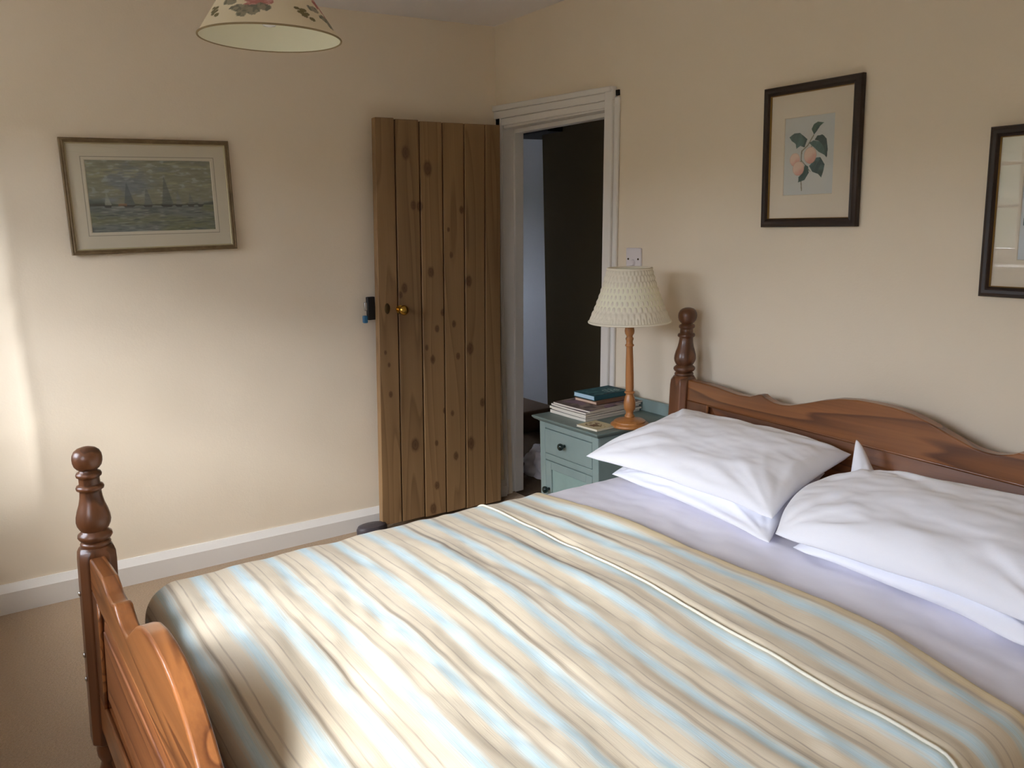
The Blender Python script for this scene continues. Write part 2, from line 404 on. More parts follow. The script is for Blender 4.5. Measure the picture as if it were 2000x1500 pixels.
# ------------------------------------------------------------------ doorway trim and hall
def jl(z): return -0.018 + 0.044 * z          # the leaning door frame: left and right faces of the opening
def jr(z): return 0.786 + 0.036 * z
tr = bpy.data.objects.new('trim_1', None); COL.objects.link(tr); tr.location = (0.42, 0, 0); struct(tr)
def leaning(f0, f1, y0, y1, z0, z1):
    return [(f(z), y, z) for z in (z0, z1) for y in (y0, y1) for f in (f0, f1)]
ZT = 1.884
b = MB().hexa(leaning(lambda z: jl(z) - 0.03, jl, -0.012, 0.104, 0, 1.93)); build(b, 'door_jamb', M_white, tr, bevel=0.003)
b = MB().hexa(leaning(jl, lambda z: jl(z) + 0.014, 0.052, 0.104, 0, ZT)); build(b, 'door_stop', M_white, tr, bevel=0.003)
b = MB().hexa(leaning(jr, lambda z: jr(z) + 0.03, -0.004, 0.104, 0, 1.93)); build(b, 'door_jamb', M_white, tr, bevel=0.003)
b = MB().hexa(leaning(lambda z: jr(z) - 0.014, jr, 0.052, 0.104, 0, ZT)); build(b, 'door_stop', M_white, tr, bevel=0.003)
b = MB().box(jl(1.9) - 0.03, jr(1.9) + 0.03, -0.004, 0.104, ZT, ZT + 0.05); build(b, 'door_head', M_white, tr, bevel=0.003)
b = MB().box(jl(1.9), jr(1.9), 0.052, 0.104, ZT - 0.02, ZT); build(b, 'door_stop', M_white, tr, bevel=0.003)
# architraves
b = MB().hexa(leaning(lambda z: jr(z) + 0.004, lambda z: jr(z) + 0.054, -0.026, 0, 0, 1.968)); build(b, 'architrave', M_white, tr, bevel=0.005)
b = MB().hexa(leaning(lambda z: jr(z) + 0.054, lambda z: jr(z) + 0.080, -0.014, 0, 0, 1.925)); build(b, 'architrave_moulding', M_white, tr, bevel=0.005)
b = MB().hexa(leaning(lambda z: max(0.004, jl(z) - 0.05), lambda z: jl(z) - 0.004, -0.022, 0, 0, 1.99)); build(b, 'architrave', M_white, tr, bevel=0.005)
for i, (za, zb, yd) in enumerate(((0.004, 0.032, -0.016), (0.032, 0.062, -0.024), (0.062, 0.084, -0.032))):
    xa, xb = 0.006, jr(1.9) + 0.056 - (0.0 if i < 2 else 0.004)
    def tz(x, t): return ZT + t - (0.012 + 0.26 * t) * (x - xb) * 0.9
    b = MB().hexa([(x, y, tz(x, z)) for z in (za, zb) for y in (yd, 0) for x in (xa, xb)])
    build(b, 'head_moulding', M_white, tr, bevel=0.004)
b = MB().box(jr(1.9) + 0.056, jr(1.9) + 0.074, -0.007, 0.001, 1.93, 1.952); build(b, 'dark_gap_shade', M_beam_gap, tr)  # dark block standing in for the shaded hole at the frame corner

# the landing beyond the doorway
HY, HX0, HX1, HFY = 1.10, -3.2, 2.2, 0.10
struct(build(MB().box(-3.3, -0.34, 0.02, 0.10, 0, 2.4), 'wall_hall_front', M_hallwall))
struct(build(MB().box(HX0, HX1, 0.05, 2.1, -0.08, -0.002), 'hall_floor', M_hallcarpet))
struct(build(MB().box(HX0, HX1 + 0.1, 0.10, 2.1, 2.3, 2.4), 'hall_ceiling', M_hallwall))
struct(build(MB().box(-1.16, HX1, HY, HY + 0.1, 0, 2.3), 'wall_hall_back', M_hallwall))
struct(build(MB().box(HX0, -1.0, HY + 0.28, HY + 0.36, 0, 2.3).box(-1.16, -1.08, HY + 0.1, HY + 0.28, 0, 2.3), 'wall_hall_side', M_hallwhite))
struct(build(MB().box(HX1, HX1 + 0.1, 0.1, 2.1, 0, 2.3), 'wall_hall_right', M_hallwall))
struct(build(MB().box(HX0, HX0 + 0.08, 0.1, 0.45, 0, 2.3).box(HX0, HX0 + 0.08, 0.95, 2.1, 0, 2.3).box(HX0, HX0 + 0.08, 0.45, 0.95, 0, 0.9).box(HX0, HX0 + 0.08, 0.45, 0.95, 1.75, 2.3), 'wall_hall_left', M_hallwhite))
w2 = bpy.data.objects.new('window_3', None); COL.objects.link(w2); w2.location = (HX0 + 0.04, 0.7, 0.9); struct(w2)  # unseen window, added to let some daylight onto the landing
b = MB()
for (a0, a1, c0, c1) in ((0.45, 0.49, 0.9, 1.75), (0.91, 0.95, 0.9, 1.75), (0.45, 0.95, 0.9, 0.94), (0.45, 0.95, 1.71, 1.75), (0.685, 0.715, 0.9, 1.75)):
    b.box(HX0 + 0.01, HX0 + 0.06, a0, a1, c0, c1)
build(b, 'window_frame', M_white, w2); build(MB().box(HX0 + 0.03, HX0 + 0.034, 0.49, 0.91, 0.94, 1.71), 'pane', M_pane, w2)
struct(build(MB().box(-1.45, -0.93, 0.98, HY + 0.2, 2.0, 2.06), 'trim_2', M_beam_gap))

# ------------------------------------------------------------------ plank door, opened flat against the left wall
DK = 0.040       # the door leans with the house
def dy(y, z): return y + DK * z
DX0, DX1 = 0.062, 0.100
door = bpy.data.objects.new('door_1', None); COL.objects.link(door); door.location = (0.08, -0.10, 0.0)
struct(door, 'open ledged door of six knotty stripped pine planks, standing against the left wall', 'door')
edges = [-0.104, -0.203, -0.316, -0.431, -0.550, -0.675, -0.783]      # plank edges at the foot of the door
tops = [-0.044, -0.132, -0.248, -0.365, -0.484, -0.607, -0.705]
kn_px = [  # (y, z, r) in room coordinates
 (-0.560, 1.758, .016), (-0.452, 1.690, .019), (-0.500, 1.520, .013), (-0.533, 1.525, .012), (-0.355, 1.41, .006), (-0.460, 1.215, .014), (-0.345, 1.29, .008),
 (-0.600, 1.150, .012), (-0.622, 1.12, .008), (-0.440, 0.945, .010), (-0.500, 0.860, .008), (-0.470, 0.800, .011), (-0.345, 0.960, .009), (-0.330, 0.800, .009), (-0.260, 0.83, .016),
 (-0.700, 0.66, .008), (-0.585, 0.395, .018), (-0.470, 0.385, .008), (-0.365, 0.300, .012), (-0.275, 0.35, .018), (-0.480, 0.17, .011), (-0.505, 0.055, .015), (-0.42, 0.54, .007),
 (-0.255, 1.16, .015), (-0.28, 1.50, .010), (-0.715, 0.86, .006), (-0.70, 0.80, .006), (-0.405, 1.02, .010), (-0.375, 0.52, .008), (-0.20, 0.55, .012)]
knots = [(y + 0.10, z, r) for y, z, r in kn_px]      # door's own coordinates
M_door = wood('stripped_pine', (150, 118, 80), (110, 81, 51), 2, freq=8, across=7, along=0.5, rough=0.55, coat=0.05, contrast=0.75, knots=None)
M_door_planks = wood('stripped_knotty_pine', (150, 118, 80), (110, 81, 51), 2, freq=8, across=7, along=0.5, rough=0.55, coat=0.05, contrast=0.75,
                     knots=knots, dirt=(-0.522, 1.02, 0.085, (104, 72, 44)))
ztop = [1.897, 1.897, 1.898, 1.899, 1.904, 1.908, 1.913]
for i in range(6):
    g = 0.0030
    e0, e1, t0, t1 = edges[i] - g, edges[i + 1] + g, tops[i] - g, tops[i + 1] + g
    n = 2
    x1 = DX1 + (0.0015 if i % 2 else 0.0)
    vs = [(x, y, z) for (z, ya, yb) in ((0.012 + 0.003 * i, e0, e1), (ztop[i], t0, t1)) for y in (ya, yb) for x in (DX0, x1)]
    b = MB().hexa(vs)
    build(b, 'plank', M_door_planks, door, bevel=0.003, seg=2)
for zc in (0.28, 1.0, 1.68):
    b = MB().hexa([(x, dy(y, z), z) for z in (zc - 0.06, zc + 0.06) for y in (-0.76, -0.12) for x in (0.040, DX0)])
    build(b, 'ledge', M_door, door, bevel=0.003)
# knob, key cover, latch
kp = (DX1 + 0.001, -0.630, 1.053)
prof = [(0.020, 0.0), (0.020, 0.004), (0.010, 0.006), (0.0085, 0.022), (0.012, 0.028), (0.020, 0.034), (0.0235, 0.043), (0.021, 0.052), (0.012, 0.058), (0.002, 0.0595)]
b = MB().lathe(prof, (0, 0, 0), 28).warp(lambda x, y, z: (kp[0] + z, kp[1] + x, kp[2] + y)); ko = build(b, 'door_knob', M_brass, door, smooth=True, auto=50)
b = MB().lathe([(0.0, 0), (0.015, 0.0), (0.015, 0.003), (0.010, 0.006), (0.0, 0.0065)], (0, 0, 0), 24, cap=False).warp(lambda x, y, z: (DX1 + z, -0.694 + x * 0.85, 1.062 + y * 1.65))
build(b, 'keyhole_cover', M_darkbrass, door, smooth=True, auto=50)
la = build(MB().box(0.040, 0.064, -0.772, -0.735, 1.012, 1.118).warp(lambda x, y, z: (x, y, z)), 'rim_latch', M_iron, door, bevel=0.003)
build(MB().box(0.046, 0.058, -0.785, -0.772, 1.055, 1.095), 'latch_bolt', M_steel, la, bevel=0.002)
build(MB().box(0.030, 0.052, -0.790, -0.770, 0.998, 1.032), 'blue_tag', mat('blue_plastic', (44, 104, 140), 0.4, 0.5), la, bevel=0.004)

# dark door stop on the carpet by the skirting
b = MB().lathe([(0.0, 0), (0.062, 0.0), (0.066, 0.010), (0.066, 0.040), (0.060, 0.054), (0.040, 0.060), (0.0, 0.062)], (0, 0, 0), 28, cap=False).warp(lambda x, y, z: (0.100 + x * 0.7, -0.835 + y * 1.15, z * 0.85))
ds = tag(build(b, 'door_stop', mat('dark_grey_rubber', (70, 64, 68), 0.5, 0.4), smooth=True, auto=50), 'low dark grey rounded door stop on the carpet beside the open door', 'door stop')

# ------------------------------------------------------------------ pictures
def ring(w, h, prof):        # mitred moulding; prof: (inset from the outer edge, height off the wall)
    vs = []; fs = []
    for ins, d in prof:
        vs += [(-w / 2 + ins, -h / 2 + ins, d), (w / 2 - ins, -h / 2 + ins, d), (w / 2 - ins, h / 2 - ins, d), (-w / 2 + ins, h / 2 - ins, d)]
    m = len(prof)
    for i in range(m):
        j = (i + 1) % m
        for k in range(4):
            k2 = (k + 1) % 4; fs.append((i * 4 + k, i * 4 + k2, j * 4 + k2, j * 4 + k))
    return MB().add(vs, fs)

def raster(w, h, nx, ny, paint):
    u, v = np.meshgrid((np.arange(nx)) / (nx - 1), (np.arange(ny)) / (ny - 1), indexing='ij')
    c = paint(u, v)                    # u to the right, v downward, sRGB 0..255
    l = np.clip(c / 255.0, 0, 1); l = np.where(l <= 0.04045, l / 12.92, ((l + 0.055) / 1.055) ** 2.4)
    X = (u - 0.5) * w; Y = (0.5 - v) * h
    return grid_mb(X, Y, X * 0), np.concatenate([l, np.ones(l.shape[:2] + (1,))], -1).reshape(-1, 4)

def in_poly(u, v, P):
    r = np.zeros(u.shape, bool); j = len(P) - 1
    for i in range(len(P)):
        xi, yi = P[i]; xj, yj = P[j]
        if yi != yj:
            r ^= ((yi > v) != (yj > v)) & (u < (xj - xi) * (v - yi) / (yj - yi) + xi)
        j = i
    return r
def blend(c, m, col, a=1.0):
    m = np.asarray(m, float)[..., None] * a; return c * (1 - m) + np.array(col, float) * m

def picture(name, label, centre, xf, w, h, fprof, fm, slip, slipm, fw, mountm, win, wout, paint, res, ofs=(0, 0)):
    t = thing(name, label, 'picture', centre, 'framed pictures on the bedroom walls')
    T = lambda mb: mb.warp(xf)
    fr = build(T(ring(w, h, fprof)), 'frame', fm, t, smooth=True, auto=25)
    build(T(ring(w - 2 * fw + 0.006, h - 2 * fw + 0.006, slip)), 'slip', slipm, t, smooth=True, auto=25)
    build(T(MB().box(-w / 2 + 0.006, w / 2 - 0.006, -h / 2 + 0.006, h / 2 - 0.006, 0.001, 0.004)), 'backing_board', M_mount, t)
    iw, ih = w - 2 * fw + 0.004, h - 2 * fw + 0.004
    pw, ph = win
    # mount: a board with a window cut in it
    o4 = [(-iw / 2, -ih / 2), (iw / 2, -ih / 2), (iw / 2, ih / 2), (-iw / 2, ih / 2)]
    i4 = [(-pw / 2 + ofs[0], -ph / 2 + ofs[1]), (pw / 2 + ofs[0], -ph / 2 + ofs[1]), (pw / 2 + ofs[0], ph / 2 + ofs[1]), (-pw / 2 + ofs[0], ph / 2 + ofs[1])]
    i5 = [(x * 0.985 + ofs[0] * 0.015, y * 0.985 + ofs[1] * 0.015) for x, y in i4]
    vs = [(x, y, 0.0075) for x, y in o4] + [(x, y, 0.0075) for x, y in i4] + [(x, y, 0.0055) for x, y in i5]
    fs = [(k, (k + 1) % 4, 4 + (k + 1) % 4, 4 + k) for k in range(4)] + [(4 + k, 4 + (k + 1) % 4, 8 + (k + 1) % 4, 8 + k) for k in range(4)]
    build(T(MB().add(vs, fs)), 'mount', mountm, t)
    if wout:
        r_ = ring(pw + 2 * wout, ph + 2 * wout, [(0, 0.0076), (0.0025, 0.0076), (0.0025, 0.0078), (0, 0.0078)])
        r_.warp(lambda x, y, z: (x + ofs[0], y + ofs[1], z)); build(T(r_), 'wash_line', M_line, t)
    g, c = raster(pw, ph, res[0], res[1], paint)
    g.warp(lambda x, y, z: (x + ofs[0], y + ofs[1], 0.0052)); build(T(g), 'print', M_print, t, colors=c)
    build(T(MB().box(-iw / 2, iw / 2, -ih / 2, ih / 2, 0.0095, 0.0115)), 'glass', M_glass, t)
    return t

def seascape(u, v):
    c = np.zeros(u.shape + (3,)); st = fbm(u * 16, v * 60, 3, 3); cl = fbm(u * 3.2, v * 4.5, 9, 4)
    c = blend(c, np.ones_like(u), (134, 136, 118)); c = blend(c, sstep(-0.1, 0.7, cl), (122, 130, 134), 0.9)
    c = blend(c, sstep(0.2, 0.9, fbm(u * 9 + 4, v * 22, 21, 3)) * sstep(0.62, 0.3, v), (166, 164, 134), 0.6)
    c = blend(c, sstep(0.3, 0.9, fbm(u * 20, v * 34, 31, 2)) * sstep(0.62, 0.45, v), (176, 180, 180), 0.5)
    wt = sstep(0.625, 0.64, v); wc = blend(blend(c, np.ones_like(u), (116, 122, 118)), sstep(0.0, 0.8, fbm(u * 3, v * 6, 41, 2)), (120, 124, 98))
    wc = blend(wc, sstep(0.1, 0.8, fbm(u * 14, v * 70, 45, 2)), (84, 92, 90), 0.7); wc = blend(wc, sstep(0.35, 0.9, fbm(u * 16, v * 74 + 9, 47, 2)), (156, 160, 148), 0.6)
    c = blend(c, wt, 0) + wc * wt[..., None]
    shore = sstep(0.60 - 0.11 * np.exp(-((u - 0.06) / 0.10) ** 2) - 0.05 * np.exp(-((u - 1) / 0.05) ** 2) + 0.012 * vnoise(u * 40, u * 0, 3), 0.628, v) * (1 - wt)
    c = blend(c, shore, (66, 70, 60), 0.85)
    for (x, top, wd, col) in ((0.30, 0.30, 0.055, (96, 104, 108)), (0.14, 0.44, 0.035, (158, 160, 146)), (0.45, 0.36, 0.045, (112, 118, 118)), (0.60, 0.22, 0.06, (100, 106, 104)), (0.70, 0.42, 0.035, (128, 132, 128)), (0.80, 0.46, 0.035, (116, 120, 116)), (0.88, 0.50, 0.03, (134, 136, 126))):
        s_ = in_poly(u, v, [(x, top), (x + wd, 0.625), (x - wd * 0.55, 0.625)]); c = blend(c, s_, col, 0.75)
        c = blend(c, in_poly(u, v, [(x - wd * .8, 0.625), (x + wd * 1.1, 0.62), (x + wd * .7, 0.655), (x - wd * .5, 0.655)]), (58, 62, 60), 0.8)
    c = blend(c, in_poly(u, v, [(0.23, .60), (0.29, .60), (0.29, .64), (0.22, .64)]), (150, 104, 78), 0.6)
    return c + 9 * st[..., None]

def zn(zx, zy):
    uu = (zx - 182) / 660.0; return uu, (zy - (212 - 77 * uu)) / 1040.0
def leaf(c, u, v, P, base, vein, seed):
    P = [zn(*p) for p in P]; m = in_poly(u, v, P)
    t = fbm(u * 9, v * 9, seed, 3)
    c = blend(c, m, base); c = blend(c, m * sstep(-0.1, 0.8, t), vein, 0.7)
    return blend(c, m * sstep(0.55, 0.9, np.sin(u * 60 + v * 42 + seed)), vein, 0.25)
def ball(c, u, v, cx, cy, rx, ry, seed):
    cx, cy = zn(cx, cy); d = ((u - cx) / rx) ** 2 + ((v - cy) / ry) ** 2
    c = blend(c, d < 1, (226, 200, 184))
    c = blend(c, (d < 1) * sstep(0.0, 1.0, ((u - cx) / rx * 0.5 + (v - cy) / ry * 0.6) + 0.25 + 0.3 * fbm(u * 10, v * 10, seed)), (214, 152, 140), 0.85)
    return blend(c, (d < 1) * sstep(0.75, 1.0, d), (176, 138, 122), 0.5)
def botanic(u, v):
    c = blend(np.zeros(u.shape + (3,)), np.ones_like(u), (198, 202, 200))
    c = blend(c, np.clip(fbm(u * 4, v * 4, 2) * 0.5 + 0.5, 0, 1), (206, 206, 198), 0.5)
    for P, wd in (([(435, 1160), (425, 1040), (410, 900), (420, 640), (500, 560), (570, 430)], 0.011), ([(420, 760), (540, 900)], 0.008), ([(545, 600), (560, 520)], 0.009)):
        for a, b_ in zip(P[:-1], P[1:]):
            (x0, y0), (x1, y1) = zn(*a), zn(*b_); dx, dy_ = x1 - x0, y1 - y0
            t = np.clip(((u - x0) * dx + (v - y0) * dy_) / (dx * dx + dy_ * dy_), 0, 1)
            c = blend(c, np.hypot(u - x0 - t * dx, (v - y0 - t * dy_) * 1.3) < wd, (120, 116, 96), 0.85)
    D, Lf = (56, 86, 84), (88, 124, 122)
    c = leaf(c, u, v, [(575, 420), (540, 350), (570, 285), (620, 255), (700, 264), (655, 305), (600, 390)], D, (84, 116, 96), 1)
    c = leaf(c, u, v, [(245, 460), (310, 410), (390, 402), (440, 440), (490, 480), (455, 590), (400, 570), (345, 610), (335, 545), (280, 510)], D, Lf, 2)
    c = leaf(c, u, v, [(585, 490), (620, 430), (690, 420), (740, 470), (760, 600), (752, 715), (700, 660), (690, 560), (640, 500)], (46, 72, 72), (70, 100, 98), 3)
    c = leaf(c, u, v, [(515, 530), (570, 495), (650, 505), (700, 560), (740, 690), (640, 640), (585, 590)], (72, 106, 104), (104, 138, 136), 4)
    c = leaf(c, u, v, [(525, 830), (610, 720), (670, 710), (728, 800), (715, 890), (690, 975), (650, 930), (570, 905)], (50, 78, 80), (82, 116, 118), 5)
    c = leaf(c, u, v, [(470, 810), (515, 840), (525, 920), (470, 1020), (385, 1055), (390, 980), (440, 930)], D, Lf, 6)
    c = ball(c, u, v, 330, 755, 0.105, 0.085, 1); c = ball(c, u, v, 535, 690, 0.125, 0.105, 2); c = ball(c, u, v, 382, 870, 0.118, 0.092, 3)
    return c
def botanic2(u, v):
    c = blend(np.zeros(u.shape + (3,)), np.ones_like(u), (200, 206, 208))
    def lf(c, x, y, a, ln, wd, seed):
        ca, sa = math.cos(a), math.sin(a); p = ((u - x) * ca + (v - y) * sa) / ln; q = (-(u - x) * sa + (v - y) * ca) / wd
        m = (np.abs(q) < 1 - p * p) & (np.abs(p) < 1)
        c = blend(c, m, (48, 88, 90)); return blend(c, m * sstep(-0.2, 0.8, fbm(u * 8, v * 8, seed)), (96, 136, 136), 0.7)
    c = blend(c, np.abs(u - 0.5 - 0.1 * np.sin(v * 4)) < 0.01, (120, 116, 96), 0.8)
    for x, y, a, ln, wd, s_ in ((0.17, 0.48, -0.9, 0.20, 0.09, 1), (0.75, 0.35, 0.6, 0.2, 0.09, 2), (0.40, 0.22, -1.2, 0.16, 0.08, 3), (0.72, 0.72, 1.1, 0.18, 0.08, 4)): c = lf(c, x, y, a, ln, wd, s_)
    for x, y, r in ((0.45, 0.55, 0.15), (0.6, 0.62, 0.13)):
        d = np.hypot(u - x, (v - y) * 1.3) / r; c = blend(c, d < 1, (196, 160, 120)); c = blend(c, (d < 1) * sstep(0.4, 1, d), (150, 92, 80), 0.7)
    return c

FD = [(0.0, 0.0), (0.0, 0.014), (0.003, 0.018), (0.010, 0.020), (0.018, 0.0185), (0.023, 0.021), (0.027, 0.017), (0.027, 0.0)]
SD = [(0.0, 0.004), (0.0, 0.0150), (0.003, 0.0155), (0.006, 0.012), (0.006, 0.004)]
def xf_left(cy, cz): return lambda x, y, z: (0.010 + z, cy + x, cz + y)
def xf_back(cx, cz): return lambda x, y, z: (cx + x, -0.003 - z, cz + y)
FO = [(0.0, 0.0), (0.0, 0.014), (0.004, 0.018), (0.009, 0.016), (0.012, 0.019), (0.016, 0.018), (0.018, 0.014), (0.018, 0.0)]
SO = [(0.0, 0.004), (0.0, 0.0145), (0.004, 0.0150), (0.007, 0.012), (0.007, 0.004)]
picture('framed_seascape', 'wide bronze-framed seascape print with grey-green sailing boats on the left wall', (0.010, -1.6405, 1.579), xf_left(-1.6405, 1.579),
        0.624, 0.436, FO, M_frame_olive, SO, M_frame_pale, 0.018, M_mount_g, (0.470, 0.276), 0.012, seascape, (240, 140), (0.001, 0.001))
picture('framed_fruit_print', 'dark brown framed print of pink apricots and leaves above the left pillows', (1.864, -0.003, 1.6255), xf_back(1.864, 1.6255),
        0.368, 0.449, FD, M_frame_dark, SD, M_frame_gold, 0.026, M_mount, (0.190, 0.2465), 0, botanic, (150, 195), (-0.007, 0.0))
picture('framed_leaf_print', 'dark brown framed leaf print at the right edge, glass reflecting the window', (2.619, -0.003, 1.4335), xf_back(2.619, 1.4335),
        0.368, 0.443, FD, M_frame_dark, SD, M_frame_gold, 0.026, M_mount, (0.190, 0.2465), 0, botanic2, (150, 195), (0.0, 0.0))

# socket plate above the lamp
sp = thing('wall_socket_plate', 'square white plastic wall plate with two screws above the table lamp', 'wall plate', (1.018, 0, 1.277))
build(MB().box(0.974, 1.064, -0.010, 0.0, 1.234, 1.322), 'plate', M_plastic, sp, bevel=0.004)
for sxx in (0.989, 1.049):
    build(MB().lathe([(0.0, 0), (0.0042, 0), (0.0036, 0.002), (0, 0.0022)], (0, 0, 0), 14, cap=False).warp(lambda x, y, z: (sxx + x, -0.010 - z, 1.277 + y)), 'screw', M_darkbrass, sp, smooth=True)
build(MB().lathe([(0.0, 0), (0.014, 0), (0.013, 0.006), (0.010, 0.009), (0.0, 0.0095)], (0, 0, 0), 24, cap=False).warp(lambda x, y, z: (1.018 + x, -0.010 - z, 1.262 + y)), 'cord_outlet', M_plastic, sp, smooth=True, auto=40)

# ------------------------------------------------------------------ the bed
BX0, BX1 = 1.400, 3.005                    # post centres
bed = thing('pine_bed', 'double bed with varnished orange pine headboard, footboard and turned knob posts', 'bed', (2.2, -1.1, 0.0))
def fy(z): return -2.130 + 0.047 * (z - 0.65) - 0.03 * max(0.0, z - 0.7)      # foot end leans a little
def hy(z): return -0.094 + 0.070 * (z - 0.85)       # so does the head end
TURN = [(0.0335, 0.0), (0.036, 0.006), (0.034, 0.010), (0.029, 0.013), (0.036, 0.017), (0.0405, 0.024), (0.0395, 0.031), (0.032, 0.037), (0.030, 0.040), (0.034, 0.045), (0.0385, 0.054), (0.0405, 0.064), (0.0395, 0.076),
        (0.0355, 0.092), (0.0300, 0.108), (0.0265, 0.124), (0.0250, 0.138), (0.0255, 0.143), (0.0315, 0.146), (0.0325, 0.151), (0.0305, 0.156), (0.0245, 0.159), (0.0240, 0.172), (0.0245, 0.176), (0.0290, 0.179), (0.0300, 0.184),
        (0.0280, 0.189), (0.0215, 0.192), (0.0205, 0.195), (0.0260, 0.199), (0.0315, 0.206), (0.0343, 0.216), (0.0348, 0.225), (0.0335, 0.234), (0.0290, 0.243), (0.0215, 0.249), (0.0110, 0.2525), (0.001, 0.2535)]
def post(x, yf, zb, zt):
    b = MB(); hw, c = 0.043, 0.017
    loops = []
    for z, q, cc in ((zb, hw - 0.004, c), (zb + 0.006, hw, c), (zt - 0.036, hw, c), (zt - 0.016, hw - 0.001, 0.018), (zt - 0.006, hw - 0.004, 0.022), (zt, hw - 0.009, 0.0195)):
        loops.append([(x + px_, py_, z) for px_, py_ in ((q, -q + cc), (q, q - cc), (q - cc, q), (-q + cc, q), (-q, q - cc), (-q, -q + cc), (-q + cc, -q), (q - cc, -q))])
    vs = [p for l in loops for p in l]; fs = [tuple(range(7, -1, -1)), tuple(40 + k for k in range(8))]
    for i in range(5):
        for k in range(8): fs.append((i * 8 + k, i * 8 + (k + 1) % 8, i * 8 + 8 + (k + 1) % 8, i * 8 + 8 + k))
    b.add(vs, fs).warp(lambda a, y, z: (a, y + yf(z), z))
    p = build(b, 'bed_post', M_pine_z, bed, bevel=0.002)
    t = MB().lathe(TURN, (x, 0, zt), 40).warp(lambda a, y, z: (a, y + yf(z), z)); build(t, 'turned_finial', M_pine_z, p, smooth=True, auto=60)
    t = MB().lathe([(0.018, 0), (0.026, 0.01), (0.030, zb * .45), (0.024, zb * .6), (0.032, zb * .72), (0.034, zb * .85), (0.028, zb)], (x, 0, 0), 32).warp(lambda a, y, z: (a, y + yf(z), z)); build(t, 'turned_foot', M_pine_z, p, smooth=True, auto=60)
    return p
pf = post(BX0, fy, 0.150, 0.678)
post(BX1, fy, 0.150, 0.678); post(BX0, hy, 0.150, 0.858); post(BX1, hy, 0.150, 0.818)
for zz in (0.33, 0.395, 0.56):
    build(MB().lathe([(0.0, 0), (0.007, 0), (0.006, 0.004), (0.0, 0.006)], (0, 0, 0), 14, cap=False).warp(lambda x, y, z: (BX0 + x + 0.004, fy(zz) - 0.043 - z, zz + y)), 'bolt_cap', M_steel, pf, smooth=True)

def outline(x, kind):       # top outline of head and foot boards; s measured from the middle
    s = np.abs(np.asarray(x) - 2.2025)
    if kind == 'head':
        K = [(0.0, .072), (0.06, .0705), (0.12, .063), (0.18, .047), (0.24, .026), (0.30, .008), (0.335, .003), (0.37, .004), (0.405, .014), (0.418, .021), (0.432, .020), (0.47, .006), (0.52, .003), (0.57, .007), (0.62, .013), (0.68, .0155), (0.80, .0165)]
        base = 0.832
    else:
        K = [(0.0, .112), (0.06, .109), (0.12, .098), (0.18, .075), (0.24, .040), (0.28, .014), (0.305, .003), (0.335, .001), (0.37, .004), (0.405, .016), (0.418, .024), (0.434, .024), (0.47, .012), (0.52, .012), (0.560, .024), (0.585, .030), (0.60, .029), (0.80, .016)]
        base = 0.640
    a = np.array(K); return base + np.interp(s, a[:, 0], a[:, 1])
def board(name, kind, yc, zpt, zpb, zb, th, tilt, xr, stile):
    """framed board: shaped top rail, two stiles, bottom rail and a fielded panel"""
    root = None
    xs = np.unique(np.concatenate([np.linspace(xr[0], xr[1], 120), 2.2025 + np.array([-.418, -.432, .418, .432, .405, -.405, .434, -.434, .585, -.585])])).tolist()
    tz = lambda x: -tilt * (x - 1.4)
    y0 = lambda x: yc(x) - th / 2; y1 = lambda x: yc(x) + th / 2
    lean = fy if kind == 'foot' else hy
    def sh(x, y, z): return (x, y + lean(z) - lean(0.65 if kind == 'foot' else 0.85), z)
    top = [float(outline(x, kind)) + tz(x) for x in xs]; bot = [zpt + tz(x) for x in xs]
    root = build(MB().strip_prism(xs, top, bot, y0, y1).warp(sh), name, M_pine_x, bed, bevel=0.006 if kind == 'foot' else 0.004, seg=3)
    for (xa, xb) in ((xr[0], xr[0] + stile), (xr[1] - stile, xr[1])):
        build(MB().strip_prism([xa, xb], [zpt + tz(xa), zpt + tz(xb)], [zpb, zpb], y0, y1).warp(sh), 'stile', M_pine_z, root, bevel=0.003)
    build(MB().strip_prism([xr[0], xr[1]], [zpb, zpb], [zb, zb], y0, y1).warp(sh), 'bottom_rail', M_pine_x, root, bevel=0.004)
    # fielded panel
    xa, xb, za, zc = xr[0] + stile, xr[1] - stile, zpb, zpt
    for sgn in (-1, 1):
        pass
    lo = []
    for ins, dp in ((0.0, 0.020), (0.004, 0.020), (0.006, 0.017), (0.050, 0.005), (0.053, 0.005), (0.055, 0.0025)):
        lo.append((ins, dp))
    vs = []; fs = []
    for side in (-1, 1):
        o = len(vs)
        for ins, dp in lo:
            for (x, z) in ((xa + ins, za + ins), (xb - ins, za + ins), (xb - ins, zc + tz(xb) - ins), (xa + ins, zc + tz(xa) - ins)):
                vs.append((x, yc(x) + side * (th / 2 - dp), z))
        for i in range(len(lo) - 1):
            for k_ in range(4): fs.append((o + i * 4 + k_, o + i * 4 + (k_ + 1) % 4, o + i * 4 + 4 + (k_ + 1) % 4, o + i * 4 + 4 + k_))
        e = o + 4 * (len(lo) - 1); fs.append((e, e + 1, e + 2, e + 3))
    build(MB().add(vs, fs).warp(sh), 'panel', M_pine_panel, root, smooth=True, auto=8)
    # the moulding round the panel
    for side in (-1,):
        for (p, q) in (((xa, za), (xb, za)), ((xb, za), (xb, zc + tz(xb))), ((xa, zc + tz(xa)), (xb, zc + tz(xb))), ((xa, za), (xa, zc + tz(xa)))):
            pts = [(p[0] + (q[0] - p[0]) * t, yc(p[0] + (q[0] - p[0]) * t) + side * (th / 2 - 0.004), p[1] + (q[1] - p[1]) * t) for t in np.linspace(0, 1, 5)]
            build(MB().tube(pts, 0.005, 8).warp(sh), 'panel_bead', M_pine_x, root, smooth=True)
    return root
board('headboard', 'head', lambda x: -0.094, 0.772, 0.42, 0.30, 0.036, 0.022, (BX0 + 0.038, BX1 - 0.038), 0.105)
